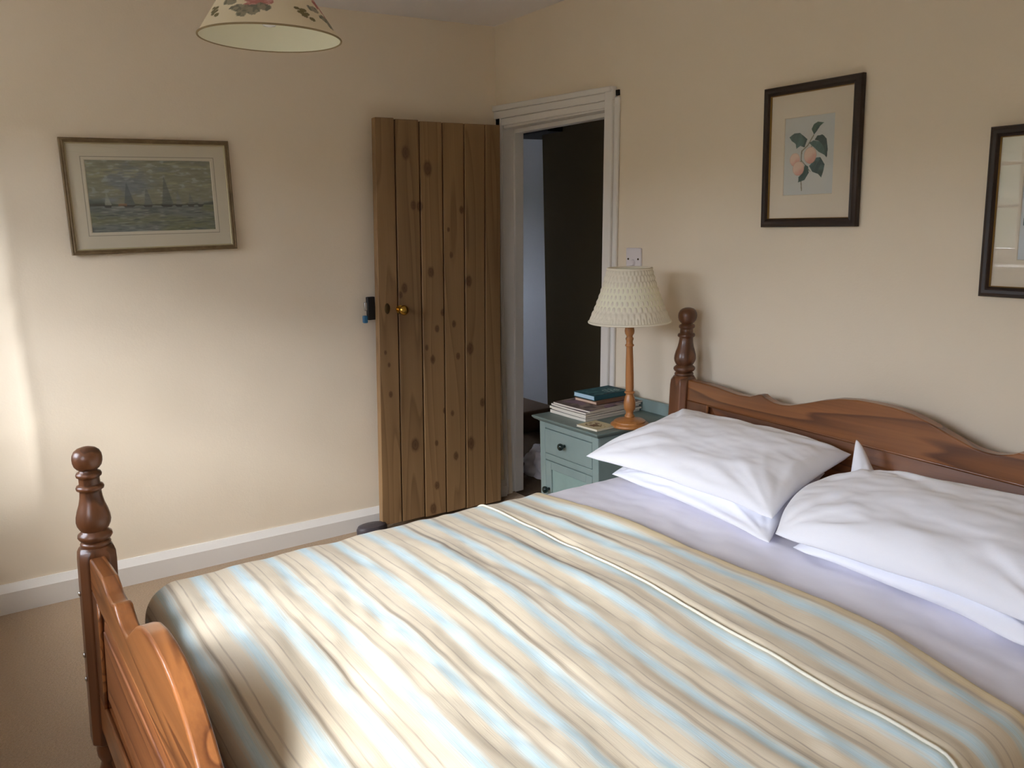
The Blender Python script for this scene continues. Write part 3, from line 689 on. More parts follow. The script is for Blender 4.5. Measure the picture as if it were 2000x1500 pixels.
board('footboard', 'foot', lambda x: -2.133 + 0.016 * (x - 1.44), 0.575, 0.295, 0.20, 0.038, 0.0, (BX0 + 0.038, BX1 - 0.038), 0.085)
for xx in (BX0, BX1):
    s_ = 1 if xx == BX0 else -1
    build(MB().box(min(xx - s_ * 0.012, xx + s_ * 0.014), max(xx - s_ * 0.012, xx + s_ * 0.014), -2.10, -0.125, 0.21, 0.36), 'side_rail', M_pine_x, bed, bevel=0.004)
build(MB().box(BX0 + 0.014, BX1 - 0.014, -2.05, -0.18, 0.25, 0.275), 'slat_base', M_pine_x, bed)

# mattress with its sheet
MX0, MX1, MY0, MY1 = 1.432, 3.045, -2.030, -0.135
mt = thing('mattress', 'mattress under a pale lilac-white sheet, between the pillows and the striped bedspread', 'mattress', (2.2, -1.09, 0.275))
build(MB().box(MX0 + 0.012, MX1 - 0.012, MY0 + 0.012, MY1 - 0.012, 0.275, 0.535), 'mattress_core', M_sheet, mt, bevel=0.04, seg=4)
def drape(a, lo, hi, r):          # flat cloth coordinate -> (position, drop) over an edge of radius r
    a = np.asarray(a, float); pos = a.copy(); drop = np.zeros_like(a)
    for s_, e in ((-1, lo), (1, hi)):
        d = (a - e) * s_ + r
        ph = np.clip(d / r, 0, math.pi / 2); ov = np.clip(d - r * math.pi / 2, 0, None); m = d > 0
        pos = np.where(m, e + s_ * (-r + r * np.sin(ph)), pos); drop = np.where(m, r * (1 - np.cos(ph)) + ov, drop)
    return pos, drop
def top_z(x, y):                  # gentle crown of the mattress
    cx_ = np.clip(1 - ((x - 2.21) / 0.80) ** 4, 0, 1); return 0.548 + 0.016 * cx_
fu = np.linspace(MX0 - 0.22, MX1 + 0.22, 190); fv = np.linspace(MY0 - 0.20, MY1 + 0.02, 190)
U, V = np.meshgrid(fu, fv, indexing='ij')
px_, dx_ = drape(U, MX0, MX1, 0.055); py_, dy_ = drape(V, MY0, MY1 + 0.3, 0.055)
zz = top_z(px_, py_) - np.maximum(dx_, 0) - np.maximum(dy_, 0)
crk = 0.004 * fbm(U * 5, V * 14, 3, 3) + 0.003 * fbm(U * 14 + V * 6, V * 9, 8, 2)
zz = zz + crk * sstep(0.03, 0.0, dx_ + dy_); zz = np.maximum(zz - 0.035 * sstep(-0.86, -0.93, V), 0.29)
build(grid_mb(px_, py_, zz), 'sheet', M_fitted, mt, smooth=True)

# ------------------------------------------------------------------ striped bedspread
def bedspread_material():
    m = bpy.data.materials.new('striped_ikat_cotton'); m.use_nodes = True
    N, L = m.node_tree.nodes, m.node_tree.links; p = N['Principled BSDF']
    a = N.new('ShaderNodeAttribute'); a.attribute_name = 'Flat'
    def math_(op, x, y=None, c=None):
        n = N.new('ShaderNodeMath'); n.operation = op
        for i, v in enumerate((x, y, c)):
            if v is None: continue
            if isinstance(v, (int, float)): n.inputs[i].default_value = v
            else: L.new(v, n.inputs[i])
        return n.outputs[0]
    sep = N.new('ShaderNodeSeparateXYZ'); L.new(a.outputs['Vector'], sep.inputs[0])
    def noise(sx_, sy_, det=2.0, off=0.0):
        mp = N.new('ShaderNodeMapping'); mp.inputs['Scale'].default_value = (sx_, sy_, 1); mp.inputs['Location'].default_value = (off, off * 1.7, 0)
        L.new(a.outputs['Vector'], mp.inputs[0]); n = N.new('ShaderNodeTexNoise'); n.inputs['Scale'].default_value = 1; n.inputs['Detail'].default_value = det
        L.new(mp.outputs[0], n.inputs['Vector']); return n.outputs[0]
    per = 0.0955
    wob = noise(3.0, 2.0, 2)
    yv = math_('ADD', sep.outputs[1], math_('MULTIPLY_ADD', wob, 0.012, -0.006))
    ph = math_('FRACT', math_('MULTIPLY_ADD', yv, 1 / per, 1.631 / per + 40.5))     # 0.5 in the middle of a blue stripe
    d = math_('ABSOLUTE', math_('SUBTRACT', ph, 0.5))
    streak = noise(5.0, 190.0, 3, 3.1); fine = noise(16, 420, 2, 7.7); big = noise(1.6, 9, 2, 1.3)
    dd = math_('ADD', d, math_('MULTIPLY_ADD', streak, 0.22, -0.11))
    r = N.new('ShaderNodeValToRGB'); e = r.color_ramp.elements
    e[0].position = 0.04; e[0].color = (1, 1, 1, 1); e[1].position = 0.25; e[1].color = (0, 0, 0, 1)
    x = e.new(0.13); x.color = (0.62, 0.62, 0.62, 1); L.new(dd, r.inputs[0])
    def mix(f, A, B):
        n = N.new('ShaderNodeMix'); n.data_type = 'RGBA'; n.clamp_factor = True
        L.new(f, n.inputs['Factor']) if not isinstance(f, float) else None
        for k_, v in (('A', A), ('B', B)):
            if isinstance(v, tuple): n.inputs[k_].default_value = rgba(v)
            else: L.new(v, n.inputs[k_])
        return n.outputs['Result']
    beige = mix(math_('MULTIPLY_ADD', big, 1.6, -0.3), (238, 226, 203), (224, 211, 185))
    blue = mix(math_('MULTIPLY_ADD', fine, 1.5, -0.25), (200, 228, 234), (226, 242, 246))
    c = mix(r.outputs[0], beige, blue)
    # painted taupe fold shade on one flank of each blue stripe, coming and going along the cloth
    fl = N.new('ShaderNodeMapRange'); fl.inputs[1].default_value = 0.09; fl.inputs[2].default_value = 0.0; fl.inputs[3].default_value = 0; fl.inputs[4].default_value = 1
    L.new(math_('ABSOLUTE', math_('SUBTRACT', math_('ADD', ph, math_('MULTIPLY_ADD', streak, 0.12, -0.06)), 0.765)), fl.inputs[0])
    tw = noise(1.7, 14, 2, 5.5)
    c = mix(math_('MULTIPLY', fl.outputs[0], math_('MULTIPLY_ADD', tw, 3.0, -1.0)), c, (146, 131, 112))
    # a thin brown line in the middle of each beige band
    ln = N.new('ShaderNodeMapRange'); ln.inputs[1].default_value = 0.030; ln.inputs[2].default_value = 0.0; ln.inputs[3].default_value = 0; ln.inputs[4].default_value = 1
    L.new(math_('ABSOLUTE', math_('SUBTRACT', math_('FRACT', math_('ADD', ph, 0.5)), 0.5)), ln.inputs[0])
    c = mix(math_('MULTIPLY', ln.outputs[0], math_('MULTIPLY_ADD', fine, 1.3, -0.2)), c, (150, 128, 110))
    # plain hem along the top edge
    hm = N.new('ShaderNodeMapRange'); hm.inputs[1].default_value = -0.845; hm.inputs[2].default_value = -0.835; L.new(sep.outputs[1], hm.inputs[0])
    c = mix(hm.outputs[0], c, (216, 198, 160))
    L.new(c, p.inputs['Base Color'])
    p.inputs['Roughness'].default_value = 0.75; p.inputs['Specular IOR Level'].default_value = 0.25; p.inputs['Sheen Weight'].default_value = 0.15
    b = N.new('ShaderNodeBump'); b.inputs['Strength'].default_value = 0.12; b.inputs['Distance'].default_value = 0.004; L.new(fine, b.inputs['Height']); L.new(b.outputs[0], p.inputs['Normal'])
    return m
M_spread = bedspread_material()
DX, DY0, DY1 = 0.20, 0.16, -0.800
fu = np.linspace(MX0 - 0.26, MX1 + 0.26, 300); fv = np.linspace(MY0 - 0.16, DY1, 330)
U, V = np.meshgrid(fu, fv, indexing='ij')
def seam_v(x): return -1.04 - 0.05 * sstep(3.0, 3.15, x)
def spread_pos(U, V, lift=0.0):
    Vt = V + (0.012 * sstep(1.6, 2.4, U) - 0.030 * sstep(2.65, 3.05, U)) * sstep(-1.02, -0.80, V) + (-0.052 * sstep(2.05, 2.75, U) + 0.015 * sstep(2.75, 3.0, U)) * sstep(-1.9, -1.2, V) * sstep(-0.80, -1.0, V) - 0.010 * vnoise(U * 3, U * 0, 4) * sstep(-1.1, -0.8, V)
    px_, dx_ = drape(U, MX0 - 0.012, MX1 + 0.014, 0.07); py_, dy_ = drape(Vt, MY0 - 0.012, 5, 0.085)
    z = top_z(px_, py_) + 0.014
    f = sstep(0.05, 0.0, dx_ + dy_) * (0.35 + 0.65 * sstep(1.44, 1.75, px_))
    warp = V + 0.035 * vnoise(U * 1.7, V * 1.2, 3)
    long_ = vnoise(U * 1.5 + 5, warp * 10.5, 2) + 0.55 * vnoise(U * 2.6, warp * 21, 6)
    z = z + f * (0.0090 * long_ + 0.008 * fbm(U * 2.0, V * 3.0, 12, 3) + 0.0022 * vnoise(U * 9, warp * 34, 15) + 0.0012 * vnoise(U * 26, V * 40, 19))
    z = z + 0.012 * sstep(0.0, 1.0, np.clip(1 - ((px_ - 2.21) / 0.8) ** 2, 0, 1)) * sstep(-2.1, -1.7, V)
    z = z - 0.020 * sstep(-0.825, -0.800, V)                              # rolled top edge meets the sheet
    z = z - 0.007 * np.exp(-((V - seam_v(U) - 0.006) / 0.012) ** 2) * f        # sunk seam beside the piping
    z = z - dx_ - dy_
    z = z + 0.010 * np.sin(U * 0 + V * 30 + 2 * vnoise(V * 3, V * 0, 8)) * sstep(0.0, 0.12, dx_) * 0
    return px_, py_ - 0.0 , np.maximum(z, 0.26) + lift
px_, py_, zz = spread_pos(U, V)
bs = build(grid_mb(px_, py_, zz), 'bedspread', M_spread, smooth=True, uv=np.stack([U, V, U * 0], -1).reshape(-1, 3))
tag(bs, 'cream bedspread with soft pale blue ikat stripes, drawn over the bed', 'bedspread')
us = np.linspace(MX0 - 0.05, MX1 + 0.03, 120); vv = seam_v(us)
ax, ay, az = spread_pos(us, vv, 0.004)
build(MB().tube(list(zip(ax, ay + 0.0, az)), 0.0034, 8), 'piping', mat('cream_piping', (238, 234, 218), 0.7, 0.3), bs, smooth=True)

# ------------------------------------------------------------------ pillows
def pillow(name, label, c00, c10, c11, c01, tt, tb, seed, nx=84, ny=60, wr=1.0, lift=None, bow=0.035):
    c00, c10, c11, c01 = [np.array(c, float) for c in (c00, c10, c11, c01)]
    u = np.linspace(0, 1, nx)[:, None]; v = np.linspace(0, 1, ny)[None, :]
    a = 2 * u - 1 + 0 * v; b = 2 * v - 1 + 0 * u
    uu, vv_ = np.broadcast_arrays(u, v)
    # sides drawn in between the corners
    ui = uu + np.where(a < 0, bow, 0.035) * np.cos(b * math.pi / 2) * (-np.sign(a)) * np.abs(a) ** 3
    vi = vv_ + 0.045 * np.cos(a * math.pi / 2) * (-np.sign(b)) * np.abs(b) ** 3
    P = (c00[None, None] * ((1 - ui) * (1 - vi))[..., None] + c10[None, None] * (ui * (1 - vi))[..., None] + c11[None, None] * (ui * vi)[..., None] + c01[None, None] * ((1 - ui) * vi)[..., None])
    nrm = np.cross(c10 - c00, c01 - c00); nrm /= np.linalg.norm(nrm)
    if nrm[2] < 0: nrm = -nrm
    env = np.clip(1 - np.abs(a) ** 3.0, 0, 1) ** 0.46 * np.clip(1 - np.abs(b) ** 2.6, 0, 1) ** 0.50
    edge = np.clip((1 - np.abs(a)) * 9, 0, 1) * np.clip((1 - np.abs(b)) * 7, 0, 1)
    w = np.zeros_like(a)
    for k_, (sa, sb) in enumerate(((-1, -1), (1, -1), (1, 1), (-1, 1))):     # creases fanning from the corners
        r = np.hypot(a - sa, (b - sb) * 0.75); th = np.arctan2((b - sb) * 0.75, a - sa)
        w += np.exp(-((r - 0.45) / 0.38) ** 2) * vnoise(th * 7 + k_ * 9, r * 1.4, seed + k_)
    w = 0.0085 * w + 0.0050 * fbm(uu * 3.2 + vv_ * 2.1, vv_ * 6 - uu * 2.0, seed + 9, 3) + 0.0022 * fbm(uu * 13, vv_ * 11, seed + 5, 2)
    side = 0.010 * vnoise(uu * 5, vv_ * 4, seed + 3) * (1 - edge) * np.clip((1 - np.abs(a) * np.abs(b)) * 6, 0, 1)
    top = P + nrm * ((tt * env + wr * w * edge + side)[..., None])
    bot = P - nrm * ((tb * env - side)[..., None])
    if lift:                     # one corner standing up
        g = lift[2] * np.exp(-((uu - lift[0]) ** 2 / 0.010 + (vv_ - lift[1]) ** 2 / 0.02)); top[..., 2] += g; bot[..., 2] += g
    rim = np.zeros((nx, ny), bool); rim[0] = rim[-1] = True; rim[:, 0] = rim[:, -1] = True
    vs = top.reshape(-1, 3).tolist(); idb = np.arange(nx * ny).reshape(nx, ny).copy(); cnt = len(vs)
    for i in range(nx):
        for j in range(ny):
            if not rim[i, j]: idb[i, j] = cnt; vs.append(bot[i, j].tolist()); cnt += 1
    f = []
    for i in range(nx - 1):
        for j in range(ny - 1):
            f.append((i * ny + j, (i + 1) * ny + j, (i + 1) * ny + j + 1, i * ny + j + 1))
            f.append((int(idb[i, j]), int(idb[i, j + 1]), int(idb[i + 1, j + 1]), int(idb[i + 1, j])))
    o = build(MB().add(vs, f), name, M_sheet, smooth=True, sub=1)
    return tag(o, label, 'pillow', 'white pillows at the headboard')
pillow('pillow', 'white pillow lying under the left top pillow, beside the green cabinet', (1.53, -0.56, .590), (2.26, -0.625, .590), (2.09, -0.165, .655), (1.45, -0.16, .655), .040, .035, 11)
pillow('pillow', 'plump white pillow on top of the left pair, nearest the table lamp', (1.495, -0.645, .662), (2.235, -0.585, .640), (2.17, -0.150, .730), (1.45, -0.150, .735), .078, .018, 23)
pillow('pillow', 'white pillow under the right top pillow, one corner sticking up at the headboard', (2.31, -0.60, .590), (3.03, -0.66, .590), (2.93, -0.17, .60), (2.185, -0.165, .660), .036, .035, 37, lift=(0, 1, 0.125))
pillow('pillow', 'plump white pillow on top of the right pair, cut by the right edge', (2.285, -0.640, .628), (3.02, -0.640, .632), (2.96, -0.160, .715), (2.235, -0.195, .700), .084, .020, 41, bow=-0.085)

# ------------------------------------------------------------------ bedside cabinet
cb_ = thing('bedside_cabinet', 'sage green painted bedside cabinet with one drawer and a cupboard door', 'cabinet', (1.09, -0.23, 0))
CX0, CX1, CY0, CY1, CZ = 0.902, 1.280, -0.412, -0.030, 0.640
b = MB().box(CX0, CX0 + 0.018, CY0 + 0.018, CY1, 0.10, CZ).box(CX1 - 0.018, CX1, CY0 + 0.018, CY1, 0.10, CZ).box(CX0, CX1, CY1 - 0.012, CY1, 0.10, CZ).box(CX0, CX1, CY0 + 0.02, CY1, 0.10, 0.118)
build(b, 'carcass', M_teal, cb_)
b = MB().box(CX0, CX0 + 0.036, CY0, CY0 + 0.020, 0.06, CZ).box(CX1 - 0.036, CX1, CY0, CY0 + 0.020, 0.06, CZ).box(CX0 + 0.036, CX1 - 0.036, CY0, CY0 + 0.020, 0.616, CZ).box(CX0 + 0.036, CX1 - 0.036, CY0, CY0 + 0.020, 0.484, 0.510).box(CX0 + 0.036, CX1 - 0.036, CY0, CY0 + 0.020, 0.10, 0.135)
build(b, 'front_frame', M_teal, cb_, bevel=0.002)
for (xx, yy_) in ((CX0, CY0), (CX1 - 0.036, CY0), (CX0, CY1 - 0.036), (CX1 - 0.036, CY1 - 0.036)):
    build(MB().box(xx, xx + 0.036, yy_, yy_ + 0.036, 0.0, 0.10), 'leg', M_teal, cb_, bevel=0.002)
KNOB = [(0.006, 0.0), (0.006, 0.010), (0.011, 0.013), (0.0145, 0.020), (0.0135, 0.027), (0.008, 0.031), (0.001, 0.032)]
dr = build(MB().box(CX0 + 0.038, CX1 - 0.038, CY0 - 0.001, CY0 + 0.018, 0.5125, 0.6135), 'drawer', M_teal, cb_, bevel=0.002)
build(MB().lathe(KNOB, (0, 0, 0), 22).warp(lambda x, y, z: (1.072 + x, CY0 - 0.001 - z, 0.566 + y)), 'knob', M_knob, dr, smooth=True, auto=60)
xa, xb, za, zc = CX0 + 0.038, CX1 - 0.038, 0.1375, 0.4815
dd = build(MB().box(xa, xa + 0.038, CY0 - 0.001, CY0 + 0.018, za, zc).box(xb - 0.038, xb, CY0 - 0.001, CY0 + 0.018, za, zc).box(xa + 0.038, xb - 0.038, CY0 - 0.001, CY0 + 0.018, za, za + 0.04).box(xa + 0.038, xb - 0.038, CY0 - 0.001, CY0 + 0.018, zc - 0.034, zc), 'cupboard_door', M_teal, cb_, bevel=0.002)
build(MB().box(xa + 0.030, xb - 0.030, CY0 + 0.006, CY0 + 0.014, za + 0.03, zc - 0.028), 'door_panel', mat('pale_sage_paint', (146, 168, 160), 0.55, 0.3, var=(9, (126, 150, 143), 0.25)), dd)
build(MB().lathe(KNOB, (0, 0, 0), 22).warp(lambda x, y, z: (0.962 + x, CY0 - 0.001 - z, 0.363 + y)), 'knob', M_knob, dd, smooth=True, auto=60)
# moulded top
b = MB(); loops = []
for d_, z in ((0.004, CZ), (0.006, CZ + 0.003), (0.016, CZ + 0.008), (0.022, CZ + 0.014), (0.024, CZ + 0.019), (0.021, CZ + 0.0225)):
    loops.append([(CX0 - d_, CY0 - d_, z), (CX1 + d_, CY0 - d_, z), (CX1 + d_, CY1, z), (CX0 - d_, CY1, z)])
vs = [p for l in loops for p in l]; fs = [(3, 2, 1, 0), (20, 21, 22, 23)]
for i in range(5):
    for k_ in range(4): fs.append((i * 4 + k_, i * 4 + (k_ + 1) % 4, i * 4 + 4 + (k_ + 1) % 4, i * 4 + 4 + k_))
build(b.add(vs, fs), 'top', M_teal_d, cb_, bevel=0.001)
TZ = CZ + 0.0225
build(MB().box(CX0 - 0.02, CX1 + 0.02, CY1 - 0.014, CY1, TZ, TZ + 0.050), 'back_gallery', M_teal, cb_, bevel=0.003)

# ------------------------------------------------------------------ things on the cabinet
LX, LY = 1.274, -0.252
lamp = thing('table_lamp', 'turned honey-wood table lamp with a smocked cream shade on the green cabinet', 'lamp', (LX, LY, TZ))
build(MB().lathe([(0.070, 0.0), (0.0735, 0.003), (0.0735, 0.009), (0.069, 0.013), (0.062, 0.015), (0.060, 0.018), (0.060, 0.021), (0.054, 0.025), (0.036, 0.029), (0.022, 0.032), (0.017, 0.036)], (LX, LY, TZ), 48), 'base', M_lampwood, lamp, smooth=True, auto=50)
st = [(0.017, 0.034), (0.019, 0.038), (0.019, 0.042), (0.015, 0.045), (0.014, 0.054), (0.016, 0.060), (0.021, 0.066), (0.0225, 0.080), (0.0225, 0.094), (0.0190, 0.110), (0.0150, 0.122), (0.0150, 0.126), (0.0195, 0.129), (0.0195, 0.134), (0.0150, 0.137),
      (0.0158, 0.150), (0.0155, 0.200), (0.0140, 0.260), (0.0125, 0.300), (0.0125, 0.306), (0.0165, 0.309), (0.0165, 0.314), (0.0130, 0.317), (0.0125, 0.328), (0.0150, 0.334), (0.0150, 0.339), (0.0115, 0.343), (0.0120, 0.348), (0.0170, 0.356), (0.0185, 0.366), (0.0165, 0.378), (0.014, 0.386)]
build(MB().lathe(st, (LX, LY, TZ), 32), 'stem', M_lampwood, lamp, smooth=True, auto=55)
build(MB().lathe([(0.012, 0.386), (0.0135, 0.388), (0.0135, 0.425), (0.011, 0.428)], (LX, LY, TZ), 20), 'bulb_holder', M_plastic, lamp, smooth=True, auto=50)
build(MB().lathe([(0.011, 0.428), (0.014, 0.440), (0.026, 0.465), (0.030, 0.485), (0.026, 0.505), (0.012, 0.517), (0.001, 0.519)], (LX, LY, TZ), 24), 'bulb', mat('opal_bulb_glass', (236, 234, 228), 0.2, 0.5), lamp, smooth=True)
SB, ST, RB, RT = TZ + 0.402, TZ + 0.598, 0.1515, 0.0815
na, nz = 288, 60
th = np.arange(na) / na * 2 * math.pi; tt = np.linspace(0, 1, nz); TH, TT = np.meshgrid(th, tt, indexing='ij')
cell = TT * 9
row = np.floor(cell); fa = TH / (2 * math.pi) * 40 + 0.5 * (row % 2)
tri = np.abs((fa % 1) - 0.5) * 2                # smocked diamonds: tucks that shift by half a step each row
smk = 0.0042 * np.clip(1.0 - tri * 1.25, 0, 1) * np.sin((cell % 1) * math.pi) ** 0.7 * sstep(0.04, 0.12, TT) * sstep(1.0, 0.93, TT)
plt = 0.0022 * np.sin(TH * 80) * sstep(0.25, 0.0, TT)
R_ = RB + (RT - RB) * TT + 0.006 * np.sin(TT * math.pi) * -1 + smk + plt
Xs = LX + R_ * np.cos(TH); Ys = LY + R_ * np.sin(TH); Zs = SB + (ST - SB) * TT
vs = np.stack([Xs, Ys, Zs], -1).reshape(-1, 3).tolist(); fs = [(i * nz + j, ((i + 1) % na) * nz + j, ((i + 1) % na) * nz + j + 1, i * nz + j + 1) for i in range(na) for j in range(nz - 1)]
shd = build(MB().add(vs, fs), 'shade', M_shade, lamp, smooth=True)
build(MB().lathe([(RB - 0.004, SB - TZ), (RT - 0.004, ST - TZ)], (LX, LY, TZ), 64, cap=False), 'shade_lining', M_lining, shd, smooth=True)
for r_, z_ in ((RB, SB), (RT, ST)):
    build(MB().tube([(LX + r_ * math.cos(a), LY + r_ * math.sin(a), z_) for a in np.linspace(0, 2 * math.pi, 72, endpoint=False)], 0.0042, 8, True), 'shade_trim', M_trim, shd, smooth=True)

def oriented(mb, cx, cy, ang):
    c_, s_ = math.cos(ang), math.sin(ang)
    return mb.warp(lambda x, y, z: (cx + x * c_ - y * s_, cy + x * s_ + y * c_, z))
def cover_art(seed, base, cols):
    def f(u, v):
        c = blend(np.zeros(u.shape + (3,)), np.ones_like(u), base)
        for k_, col in enumerate(cols): c = blend(c, sstep(0.15, 0.5, fbm(u * 4 + k_, v * 5, seed + k_ * 3, 3)), col, 0.85)
        return c
    return f
def magazine(label, cx, cy, ang, w, h, z0, th, bow, seed, base, cols):
    t = thing('magazine', label, 'magazine', (cx, cy, z0), 'magazines on the bedside cabinet')
    n_ = 14
    b = MB(); xs = np.linspace(-w / 2, w / 2, n_)
    lift = lambda x: bow * (0.5 - x / w) ** 2
    b.strip_prism(xs.tolist(), [z0 + th - 0.0008 + lift(x) for x in xs], [z0 + 0.0005 + lift(x) * 0.4 for x in xs], lambda x: -h / 2, lambda x: h / 2)
    build(oriented(b, cx, cy, ang), 'pages', M_paper, t)
    g, c = raster(w, h, 40, 54, cover_art(seed, base, cols))
    g.warp(lambda x, y, z: (x, y, z0 + th + lift(x))); build(oriented(g, cx, cy, ang), 'cover', M_print, t, colors=c)
    return t
zc_ = TZ
for i, (lb, ang, ox, oy, th_, base, cols) in enumerate((
    ('thick grey-edged magazine lying at the bottom of the magazine stack', 0.02, 0.0, 0.0, 0.012, (120, 116, 110), [(90, 84, 84)]),
    ('white-edged magazine second from the bottom of the stack', -0.03, 0.006, 0.004, 0.008, (150, 140, 132), [(96, 88, 90)]),
    ('white-edged magazine in the middle of the magazine stack', 0.04, 0.002, -0.004, 0.008, (140, 132, 124), [(88, 80, 84)]),
    ('curling pale-edged magazine just below the topmost magazine', -0.01, 0.006, 0.002, 0.007, (132, 120, 118), [(100, 84, 96)]),
    ('topmost magazine with a mottled brown and mauve cover, under the two books', 0.05, 0.010, 0.010, 0.006, (98, 84, 78), [(62, 50, 46), (128, 104, 122), (146, 132, 120)]))):
    magazine(lb, 1.004 + ox, -0.205 + oy, 0.03 + ang * 0.7, 0.222, 0.292, zc_, th_, 0.004, 50 + i * 7, base, cols); zc_ += th_ + 0.0006
zc_ += 0.0012
def book(label, cx, cy, ang, w, h, z0, th, cover, pages, art, grp):
    t = thing('book', label, 'book', (cx, cy, z0), grp)
    build(oriented(MB().box(-w / 2 + 0.002, w / 2 - 0.004, -h / 2 + 0.003, h / 2 - 0.003, z0 + 0.002, z0 + th - 0.002), cx, cy, ang), 'page_block', pages, t)
    b = MB().box(-w / 2, w / 2, -h / 2, h / 2, z0, z0 + 0.002).box(-w / 2, w / 2, -h / 2, h / 2, z0 + th - 0.002, z0 + th - 0.0003).box(w / 2 - 0.004, w / 2, -h / 2, h / 2, z0, z0 + th - 0.0003)
    cv = build(oriented(b, cx, cy, ang), 'cover', cover, t, bevel=0.0008)
    if art:
        g, c = raster(w - 0.002, h - 0.002, 60, 80, art); g.warp(lambda x, y, z: (x, y, z0 + th)); build(oriented(g, cx, cy, ang), 'cover_print', M_print, cv, colors=c)
    return t
book('tan paperback with pinkish page edges, lying under the teal book', 1.000, -0.150, 0.03, 0.140, 0.205, zc_, 0.013, mat('tan_cover', (128, 96, 76), 0.6, 0.3), M_pinkpaper, None, 'books on the magazines'); zc_ += 0.0135
def teal_art(u, v):
    c = blend(np.zeros(u.shape + (3,)), np.ones_like(u), (40, 84, 92)); c = blend(c, sstep(0.2, 0.6, fbm(u * 3, v * 4, 5, 3)), (22, 44, 52), 0.8)
    c = blend(c, (np.hypot(u - 0.62, (v - 0.30) * 1.2) < 0.26) & (fbm(u * 22, v * 22, 9, 2) > 0.1), (160, 186, 182), 0.75)
    c = blend(c, sstep(0.3, 0.6, fbm(u * 6 + 7, v * 6, 14, 3)), (84, 128, 132), 0.5); return c
book('small teal hardback with a pale pattern, topmost on the pile', 0.984, -0.152, 0.02, 0.136, 0.190, zc_, 0.020, mat('teal_cloth', (44, 88, 98), 0.6, 0.3), M_bluepaper, teal_art, 'books on the magazines')
def card_art(u, v):
    c = blend(np.zeros(u.shape + (3,)), np.ones_like(u), (196, 184, 148))
    c = blend(c, (np.hypot(u - 0.42, v - 0.55) < 0.3) & (fbm(u * 7, v * 7, 3, 3) > 0.0), (96, 64, 44), 0.85); c = blend(c, (np.hypot(u - 0.7, v - 0.5) < 0.2) & (fbm(u * 9 + 4, v * 9, 8, 3) > 0.2), (110, 104, 60), 0.7); return c
nb = book('small cream greeting booklet with a brown flower drawing, beside the lamp base', 1.208, -0.362, 0.05, 0.118, 0.100, TZ, 0.008, mat('cream_card', (226, 220, 196), 0.7, 0.2), M_paper, card_art, None)
nb.name = 'booklet'; nb['category'] = 'booklet'

# ------------------------------------------------------------------ hanging lampshade
PC = np.array([1.60, -1.647, 1.885]); PR0, PR1, PH = 0.163, 0.048, 0.175
pen = thing('pendant_shade', 'floral cream coolie shade hanging from the ceiling at the top left', 'ceiling light', (PC[0], PC[1], PC[2] + 0.175))
tl = math.radians(2.0)
def tiltp(x, y, z):               # the shade hangs slightly askew
    d = (y - PC[1]) * 0.838 + (x - PC[0]) * 0.545
    return (x, y, z - d * math.tan(tl))
na, nz = 400, 110
th = np.arange(na + 1) / na * 2 * math.pi; tt = np.linspace(0, 1, nz); TH, TT = np.meshgrid(th, tt, indexing='ij')
R_ = PR0 + (PR1 - PR0) * TT
X_, Y_, Z_ = PC[0] + R_ * np.cos(TH), PC[1] + R_ * np.sin(TH), PC[2] + PH * TT
c = blend(np.zeros(TH.shape + (3,)), np.ones_like(TH), (228, 214, 184))
cam_a = math.atan2(CAM_POS[1] - PC[1], CAM_POS[0] - PC[0])          # bouquets repeat round the shade
sl = TT * math.hypot(PH, PR0 - PR1)
for k_ in range(4):
    a0 = cam_a + k_ * 2 * math.pi / 4 - 0.22
    s_ = ((TH - a0 + math.pi) % (2 * math.pi) - math.pi) * (PR0 * 0.72); h_ = sl + 0.040
    def blob(cx, cy, rx, ry, seed, th_=0.0):
        d = np.hypot((s_ - cx) / rx, (h_ - cy) / ry); return (d + 0.35 * fbm(s_ * 90, h_ * 90, seed, 2)) < 1
    for (cx, cy, r_, col, sd) in ((0.0, 0.112, .030, (176, 112, 104), 3), (0.022, 0.124, .018, (188, 130, 116), 5), (-0.018, 0.128, .020, (166, 98, 94), 7)):
        m_ = blob(cx, cy, r_, r_ * .8, sd); c = blend(c, m_, col, 0.9); c = blend(c, m_ & (fbm(s_ * 140, h_ * 140, sd + 2, 2) > 0.15), (206, 160, 146), 0.8)
    for (cx, cy, rx, ry, sd) in ((-0.028, 0.085, .017, .010, 11), (-0.006, 0.078, .014, .014, 13), (-0.052, 0.103, .016, .009, 15), (0.018, 0.088, .013, .009, 17), (-0.020, 0.072, .011, .012, 19)):
        m_ = blob(cx, cy, rx, ry, sd); c = blend(c, m_, (138, 132, 112), 0.85); c = blend(c, m_ & (fbm(s_ * 120, h_ * 120, sd, 2) > 0.2), (106, 104, 90), 0.7)
    for (cx, cy) in ((0.088, 0.085), (0.094, 0.076), (0.101, 0.083), (0.083, 0.094), (0.107, 0.070), (0.096, 0.092)):
        c = blend(c, blob(cx, cy, .0075, .005, int(cx * 1000)), (104, 92, 58), 0.85)
l = np.clip(c / 255.0, 0, 1); l = np.where(l <= 0.04045, l / 12.92, ((l + 0.055) / 1.055) ** 2.4)
ps = build(grid_mb(X_, Y_, Z_).warp(tiltp), 'shade', M_fabricprint, pen, smooth=True, colors=np.concatenate([l, np.ones(l.shape[:2] + (1,))], -1).reshape(-1, 4))
build(MB().lathe([(PR0 - 0.002, 0.0), (PR1 - 0.002, PH)], tuple(PC), 96, cap=False).warp(tiltp), 'shade_lining', M_lining, ps, smooth=True)
